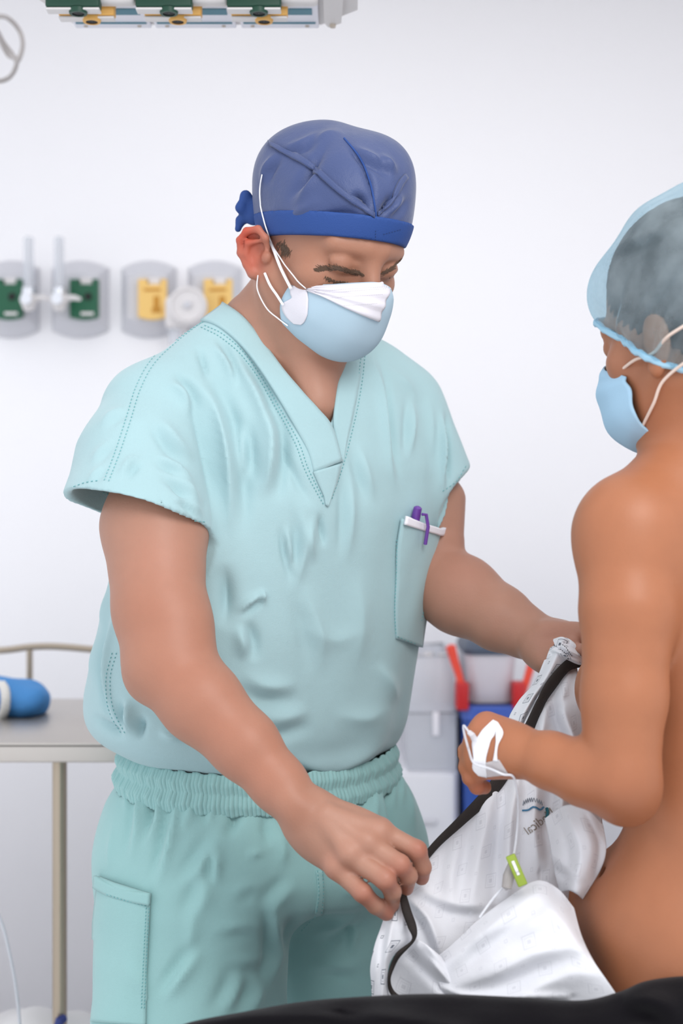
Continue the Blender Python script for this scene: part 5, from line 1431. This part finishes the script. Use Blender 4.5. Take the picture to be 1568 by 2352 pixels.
for g0, g1, y0, y1, p0_, p1_ in cols_:
    pw0, pw1 = bx(p0_, Yf), bx(p1_, Yf)
    z1 = ZB - .006
    pl = MB().box(((pw0 + pw1) / 2, Yf - .085, ZB - .003), (pw1 - pw0 - .003, .165, .006), None, .002).build('socket_panel', mat('panel_white', srgb(232, 232, 240), .4) if 'panel_white' not in bpy.data.materials else bpy.data.materials['panel_white'], boom)
    w_ = pw1 - pw0 - .012
    MB().box(((pw0 + pw1) / 2, Yf - .026, z1 - .0005), (w_, .0042, .0015)).build('teal_line', tealp_m, pl)
    MB().box(((pw0 + pw1) / 2, Yf - .071, z1 - .0005), (w_ - .008, .022, .0015)).build('teal_line', tealp_m, pl)
    for sx in (.16, .84):
        MB().lathe([(.0005, -.0015), (.0028, -.0012), (.003, .001)], (pw0 + (pw1 - pw0) * sx, Yf - .013, z1), 10).build('screw', bpy.data.materials['beige_screw'], pl)
    zb = ZB - .030
    for a, b, pt, pb, mm, nm in ((g0, g1, 18, 31, dgreen_m, 'green'), (y0, y1, 38, 49, amber_m, 'yellow')):
        Yn, Yff = yb(pt, zb), yb(pb, zb)
        Yc = (Yn + Yff) / 2; xa, xb = bx(a, Yn), bx(b, Yn)
        s = MB().box(((xa + xb) / 2, Yc, zb + .016), (xb - xa, Yff - Yn, .028), None, .003).build('gas_socket', mm, pl)
        s['label'] = nm + ' gas socket'
        MB().box(((xa + xb) / 2, Yc, zb), (xb - xa - .001, Yff - Yn - .002, .003), None, .001).build('socket_face', beige_m, s)
        MB().lathe([(.008, -.0045), (.0115, -.0045), (.0125, 0), (.0125, .002)], ((xa + xb) / 2 + .006, Yc, zb), 20).build('nozzle', mm, s)
        MB().lathe([(.0005, -.0035), (.0082, -.0035)], ((xa + xb) / 2 + .006, Yc, zb), 16).build('nozzle_hole', black_m, s)
    xe = bx(g1 + 40, 1.87)
    MB().box((xe, 1.868, ZB - .012), (.052, .022, .014), None, .006).build('cover_flap', beige_m, pl)

# hanging hose loop, top left
hose_m = mat('grey_hose', srgb(176, 170, 168), .5)
Yh = 2.55
loop = [(-120, -160), (-70, -20), (-30, 32), (15, 40), (44, 70), (52, 105), (40, 140), (25, 120), (6, 95), (-6, 72), (4, 100), (20, 128), (38, 134), (34, 160), (18, 180), (-10, 186), (-50, 170)]
t = thing('hose', 'grey looped hose hanging at the top left', 'hose', P(-100, -160, Yh))
pts = np.array([P(x, y, Yh + .012 * math.sin(i * 1.9)) for i, (x, y) in enumerate(loop)])
pts = np.vstack([[A(pts[0][0] - .02, Yh, 2.91)], pts])
MB().tube(pts, .0042, n=10, smooth=160).build('hose_loop', hose_m, t)
MB().lathe([(.0005, 2.905), (.02, 2.905), (.025, 2.88), (.006, 2.87)], (pts[0][0], Yh, 0), 16).build('ceiling_hook', chrome_m, t)

# ---------------------------------------------------------------- steel trolley at the left
steel_m = mat('brushed_steel', srgb(196, 190, 184), .38, metal=.85, noise=.05, nscale=8)
tan_m = mat('steel_leg', srgb(178, 164, 146), .35, metal=.7)
TY0, TY1 = 2.20, 2.72
zt = wz(1706, TY0)
tx0, tx1 = wx(-390, TY0), wx(300, TY0)
tr = thing('instrument_trolley', 'stainless steel trolley with a raised rail behind the man at left', 'trolley', ((tx0 + tx1) / 2, 2.46, 0))
MB().box(((tx0 + tx1) / 2, (TY0 + TY1) / 2, zt - .004), (tx1 - tx0, TY1 - TY0, .008), None, .002).box(((tx0 + tx1) / 2, TY0 + .006, zt - .016), (tx1 - tx0, .012, .030), None, .003).box(((tx0 + tx1) / 2, TY1 - .006, zt - .016), (tx1 - tx0, .012, .030), None, .003).build('tray_top', steel_m, tr)
MB().box(((tx0 + tx1) / 2, (TY0 + TY1) / 2, .30), (tx1 - tx0 - .02, TY1 - TY0 - .02, .02), None, .004).build('lower_shelf', steel_m, tr)
for px_, y in ((137, TY0 + .03), (205, TY1 - .04), (-360, TY0 + .03), (-360, TY1 - .04)):
    x = wx(px_, TY0 + .03)
    MB().tube([(x, y, zt - .02), (x, y, .07)], .0115, n=14).build('leg', tan_m, tr)
    MB().lathe([(.002, -.012), (.035, -.010), (.042, -.004), (.042, .004), (.035, .010), (.002, .012)], (x, y, .044), 18, np.array([[0, 0, 1], [1, 0, 0], [0, 1, 0]], float)).build('wheel', shoe_m, tr)
Yr = TY1 - .02
MB().tube([P(-160, 1500, Yr), P(0, 1494, Yr), P(70, 1486, Yr), P(130, 1485, Yr), P(215, 1492, Yr), P(300, 1502, Yr)], .0065, n=12, smooth=40).build('rail', tan_m, tr)
for px_ in (68, -130, 292):
    x = wx(px_, Yr); MB().tube([(x, Yr, wz(1492, Yr)), (x, Yr, zt)], .006, n=12).build('rail_post', tan_m, tr)
# blue wrapped bundle on it
bu = Field()
Yb_ = 2.52
c_ = P(20, 1606, Yb_); c_[2] = zt + .031
bu.ell(c_ + A(-.03, 0, -.002), (.088, .075, .038), None, k=.02)
bu.ell(c_ + A(.042, -.01, -.006), (.036, .062, .029), None, k=.02)
bu.cone(c_ + A(-.09, -.05, .012), c_ + A(.052, -.045, .000), .015, .012, k=.02)
bu.cone(c_ + A(-.08, -.02, .022), c_ + A(.035, -.03, .010), .012, .010, k=.015)
V, Q = bu.mesh(c_ - .16, c_ + .16, .006)
bd = thing('wrapped_bundle', 'blue cloth bundle tied with white cord lying on the trolley', 'bundle', (c_[0], c_[1], zt))
zmin = zt + .001
V[:, 2] = np.maximum(V[:, 2], zmin)
V = ripple(V, Q, .007, 0, 8, hor=(30, 110), ver=(30, 110)); V[:, 2] = np.maximum(V[:, 2], zmin)
mesh_np('cloth_wrap', V, [Q], mat('blue_wrap', srgb(74, 142, 206), .8, noise=.06, nscale=20, bump=.2, bscale=500, bump2=.3, bscale2=40), bd)
bb = bvh_of(V, Q)
cord = [np.array(cast(bb, x, y, 2.3)[0]) + np.array(cast(bb, x, y, 2.3)[1]) * .004 for x, y in ((2, 1572), (10, 1584), (14, 1604), (12, 1626), (4, 1644))]
mb = MB()
cc = catmull(np.array(cord), 60)
for k in range(3):
    ph = 2 * math.pi * k / 3
    mb.tube(cc + np.stack([.0045 * np.cos(np.linspace(0, 22, 60) + ph), -.003 + .0045 * np.sin(np.linspace(0, 22, 60) + ph), 0 * cc[:, 0]], 1), .0042, n=8)
mb.build('cord', mat('white_cord', srgb(232, 228, 222), .8), bd)
# thin cable and things on the lower shelf
cb = MB().tube([P(-40, 2040, 2.150), P(0, 2110, 2.145), P(22, 2190, 2.140), P(38, 2280, 2.140), P(48, 2400, 2.140), P(54, 2600, 2.150)] , .0026, n=8, smooth=50).build('cable', mat('white_cable', srgb(198, 200, 206), .5))
tag(cb, 'thin white cable hanging in front of the trolley at lower left', 'cable')
sheet_o = MB()
Ys = 2.26
bx_ = thing('plastic_bag', 'clear white plastic bag on the lower trolley shelf', 'bag', (wx(90, Ys), Ys + .1, .31))
bg_ = Field(); bg_.ell(A(wx(50, Ys), Ys + .06, .42), (.11, .10, .118), None, k=.02); bg_.ell(A(wx(160, Ys), Ys + .08, .41), (.09, .10, .105), None, k=.04)
V, Q = bg_.mesh(A(wx(-90, Ys), Ys - .08, .28), A(wx(310, Ys), Ys + .30, .57), .008)
V[:, 2] = np.maximum(V[:, 2], 0.3115); V = ripple(V, Q, .01, 0, 4, hor=(30, 70), ver=(30, 70)); V[:, 2] = np.maximum(V[:, 2], 0.3115)
mesh_np('bag_film', V, [Q], mat('bag_white', srgb(228, 226, 226), .35), bx_)
MB().tube([P(128, 2358, 2.21), P(136, 2346, 2.21), P(148, 2338, 2.22)], [.004, .008, .006], n=10).build('blue_tie', mat('navy_plastic', srgb(34, 52, 120), .5), bx_)

# ---------------------------------------------------------------- bins and trays at the right
Yc = 3.0
white_p = mat('white_plastic', srgb(226, 226, 232), .4)
cab = thing('supply_cart', 'white supply cart with drawers standing behind his elbow', 'cart', (wx(985, Yc), Yc + .2, 0))
cx0, cx1 = wx(900, Yc), wx(1056, Yc)
ztop = wz(1770, Yc)
MB().box(((cx0 + cx1) / 2, Yc + .22, ztop / 2 + .03), (cx1 - cx0, .40, ztop - .06), None, .01).build('carcass', white_p, cab)
for k, (a, b) in enumerate(((1778, 1972), (1975, 2160), (2163, 2330))):
    dr = MB().box(((cx0 + cx1) / 2, Yc + .012, (wz(a, Yc) + wz(b, Yc)) / 2), (cx1 - cx0 - .02, .02, wz(a, Yc) - wz(b, Yc)), None, .005).build('drawer', white_p, cab)
    MB().box(((cx0 + cx1) / 2, Yc - .004, wz(a, Yc) - .10), (.05, .010, .010), None, .004).build('handle', plate_m, dr)
for x in (cx0 + .02, cx1 - .02):
    for y in (Yc + .06, Yc + .38): MB().tube([(x, y, .06), (x, y, 0.005)], .02, n=12).build('foot', shoe_m, cab)
def bin_(px0, px1, py0, py1, Yn, dep, m, label, grp):
    """open tray with walls, a rolled rim and a front label"""
    x0, x1, z1, z0 = wx(px0, Yn), wx(px1, Yn), wz(py0, Yn), wz(py1, Yn)
    t = thing('storage_bin', label, 'bin', ((x0 + x1) / 2, Yn + dep / 2, z0), grp)
    th = .003; mb = MB(); xm, ym = (x0 + x1) / 2, Yn + dep / 2
    mb.box((xm, ym, z0 + th / 2), (x1 - x0, dep, th)); mb.box((xm, Yn, (z0 + z1) / 2), (x1 - x0, th, z1 - z0)); mb.box((xm, Yn + dep, (z0 + z1) / 2), (x1 - x0, th, z1 - z0))
    mb.box((x0, ym, (z0 + z1) / 2), (th, dep, z1 - z0)); mb.box((x1, ym, (z0 + z1) / 2), (th, dep, z1 - z0)); mb.build('tray', m, t)
    MB().tube([(x0, Yn, z1), (x1, Yn, z1), (x1, Yn + dep, z1), (x0, Yn + dep, z1)], .005, n=8, close=True).build('rim', m, t)
    return t, xm, z0, z1
frost_m = mat('frosted_bin', srgb(224, 226, 234), .3, alpha=.55)
b1, xm, z0, z1 = bin_(936, 1046, 1640, 1768, Yc + .02, .28, frost_m, 'lower clear storage bin on the white cart', 'clear storage bins stacked on the white cart')
MB().box((wx(1002, Yc), Yc + .014, wz(1665, Yc)), (.014, .004, .05), None, .001).build('white_label', white_trim_m, b1)
b2, xm, z0, z1 = bin_(930, 1042, 1508, 1636, Yc + .02, .28, frost_m, 'upper clear storage bin, behind his elbow', 'clear storage bins stacked on the white cart')
for k, (px_, py_, r) in enumerate(((955, 1560, .020), (985, 1548, .022), (1016, 1556, .020))):
    bt = MB().lathe([(.0005, 0), (r, 0), (r, .07), (r * .5, .09), (r * .5, .105), (.0005, .106)], (wx(px_, Yc + .15), Yc + .15 + .03 * (k % 2), wz(1636, Yc) + .004), 18).build('bottle', offw_m)
    tag(bt, ['white bottle in the upper clear bin, leftmost of three', 'white bottle in the upper clear bin, middle of three', 'white bottle in the upper clear bin, nearest the red tag'][k], 'bottle', 'white bottles in the upper clear bin')
for k, (px_, py_) in enumerate(((960, 1700), (1010, 1705))):
    pk_ = MB().box((wx(px_, Yc + .12), Yc + .13, wz(1768, Yc) + .045), (.055, .10, .08), None, .006).build('carton', plate_m)
    tag(pk_, ['pale carton in the lower clear bin, left one', 'pale carton in the lower clear bin, right one'][k], 'carton', 'cartons in the lower clear bin')
# blue bin with a clear bag, red clips and a grey lid
blue_m = mat('blue_plastic', srgb(28, 74, 160), .45)
blue2_m = mat('blue_rim_plastic', srgb(62, 92, 178), .45)
Yn = 2.96
wb = thing('waste_bin', 'tall blue bin with pale blue rim, behind her taped hand', 'bin', (wx(1128, Yn), Yn + .12, 0))
x0, x1 = wx(1064, Yn), wx(1198, Yn); zt_ = wz(1622, Yn); xm = (x0 + x1) / 2; ym = Yn + .13
def rr(hw, hd, r=.03, n=5):
    o = []
    for cx_, cy_, a0 in ((hw - r, hd - r, 0), (-hw + r, hd - r, 90), (-hw + r, -hd + r, 180), (hw - r, -hd + r, 270)):
        for i in range(n + 1):
            a = (a0 + 90 * i / n) * D2R; o.append((cx_ + r * math.cos(a), cy_ + r * math.sin(a)))
    return o
hw = (x1 - x0) / 2
rings = [(.80, .01), (.84, .30), (.92, .70), (.96, zt_ - .03), (.90, zt_ - .03), (.86, .05)]
V = []; f = []
for s, z in rings: V += [(xm + x * s, ym + y * s, z) for x, y in rr(hw, .13)]
n = len(rr(hw, .13))
for r in range(len(rings) - 1):
    for i in range(n): f.append([r * n + i, r * n + (i + 1) % n, (r + 1) * n + (i + 1) % n, (r + 1) * n + i])
V.append((xm, ym, .01)); V.append((xm, ym, .05))
mb = MB(); mb.add(V, f, [[i, len(V) - 2, (i + 1) % n] for i in range(n)] + [[(len(rings) - 1) * n + i, (len(rings) - 1) * n + (i + 1) % n, len(V) - 1] for i in range(n)])
mb.build('bin_body', blue_m, wb)
mb = MB(); V = []; f = []
for s, z in ((.93, zt_ - .034), (1.02, zt_ - .030), (1.03, zt_ - .004), (1.0, zt_), (.90, zt_), (.90, zt_ - .034)): V += [(xm + x * s, ym + y * s, z) for x, y in rr(hw, .13)]
for r in range(6):
    for i in range(n): f.append([r * n + i, r * n + (i + 1) % n, ((r + 1) % 6) * n + (i + 1) % n, ((r + 1) % 6) * n + i])
mb.add(V, f).build('rim', blue2_m, wb)
# clear sharps container resting on the rim
sh_ = thing('sharps_container', 'cloudy white container with grey lid and red clips on the blue bin', 'container', (xm, ym, zt_))
h_ = wz(1500, Yn) - zt_
V = []; f = []
for s, z in ((.74, zt_ + .0015), (.82, zt_ + h_ * .5), (.88, zt_ + h_ * .85), (.90, zt_ + h_)): V += [(xm + x * s, ym + y * s, z) for x, y in rr(hw, .125)]
for r in range(3):
    for i in range(n): f.append([r * n + i, r * n + (i + 1) % n, (r + 1) * n + (i + 1) % n, (r + 1) * n + i])
mb = MB(); mb.add(V + [(xm, ym, zt_ + .0015)], f, [[i, len(V), (i + 1) % n] for i in range(n)]).build('tub', mat('cloudy_tub', srgb(224, 220, 228), .3, alpha=.85), sh_)
mb = MB(); V = []; f = []
for s, z in ((.93, zt_ + h_ - .006), (.95, zt_ + h_ + .006), (.80, zt_ + h_ + .022), (.3, zt_ + h_ + .030)): V += [(xm + x * s, ym + y * s, z) for x, y in rr(hw, .125)]
for r in range(3):
    for i in range(n): f.append([r * n + i, r * n + (i + 1) % n, (r + 1) * n + (i + 1) % n, (r + 1) * n + i])
mb.add(V + [(xm, ym, zt_ + h_ + .030)], f, [[3 * n + i, 3 * n + (i + 1) % n, len(V)] for i in range(n)]).build('lid', mat('slate_plastic', srgb(74, 84, 102), .5), sh_)
red_m = mat('red_plastic', srgb(188, 26, 32), .45); red2_m = mat('orange_red_plastic', srgb(232, 74, 54), .5)
for px_ in (1062, 1192):
    MB().box((wx(px_, Yn), Yn + .02, wz(1600, Yn)), (.026, .05, .058), None, .005).build('clip', red_m, sh_)
for px_, pts_ in ((0, ((1034, 1484), (1044, 1520), (1054, 1552), (1060, 1585))), (1, ((1236, 1490), (1222, 1520), (1210, 1560), (1200, 1590)))):
    MB().tube([P(a, b, Yn + .01) for a, b in pts_], [.011, .009, .008, .008], n=10, smooth=20).build('strap', red2_m, sh_)
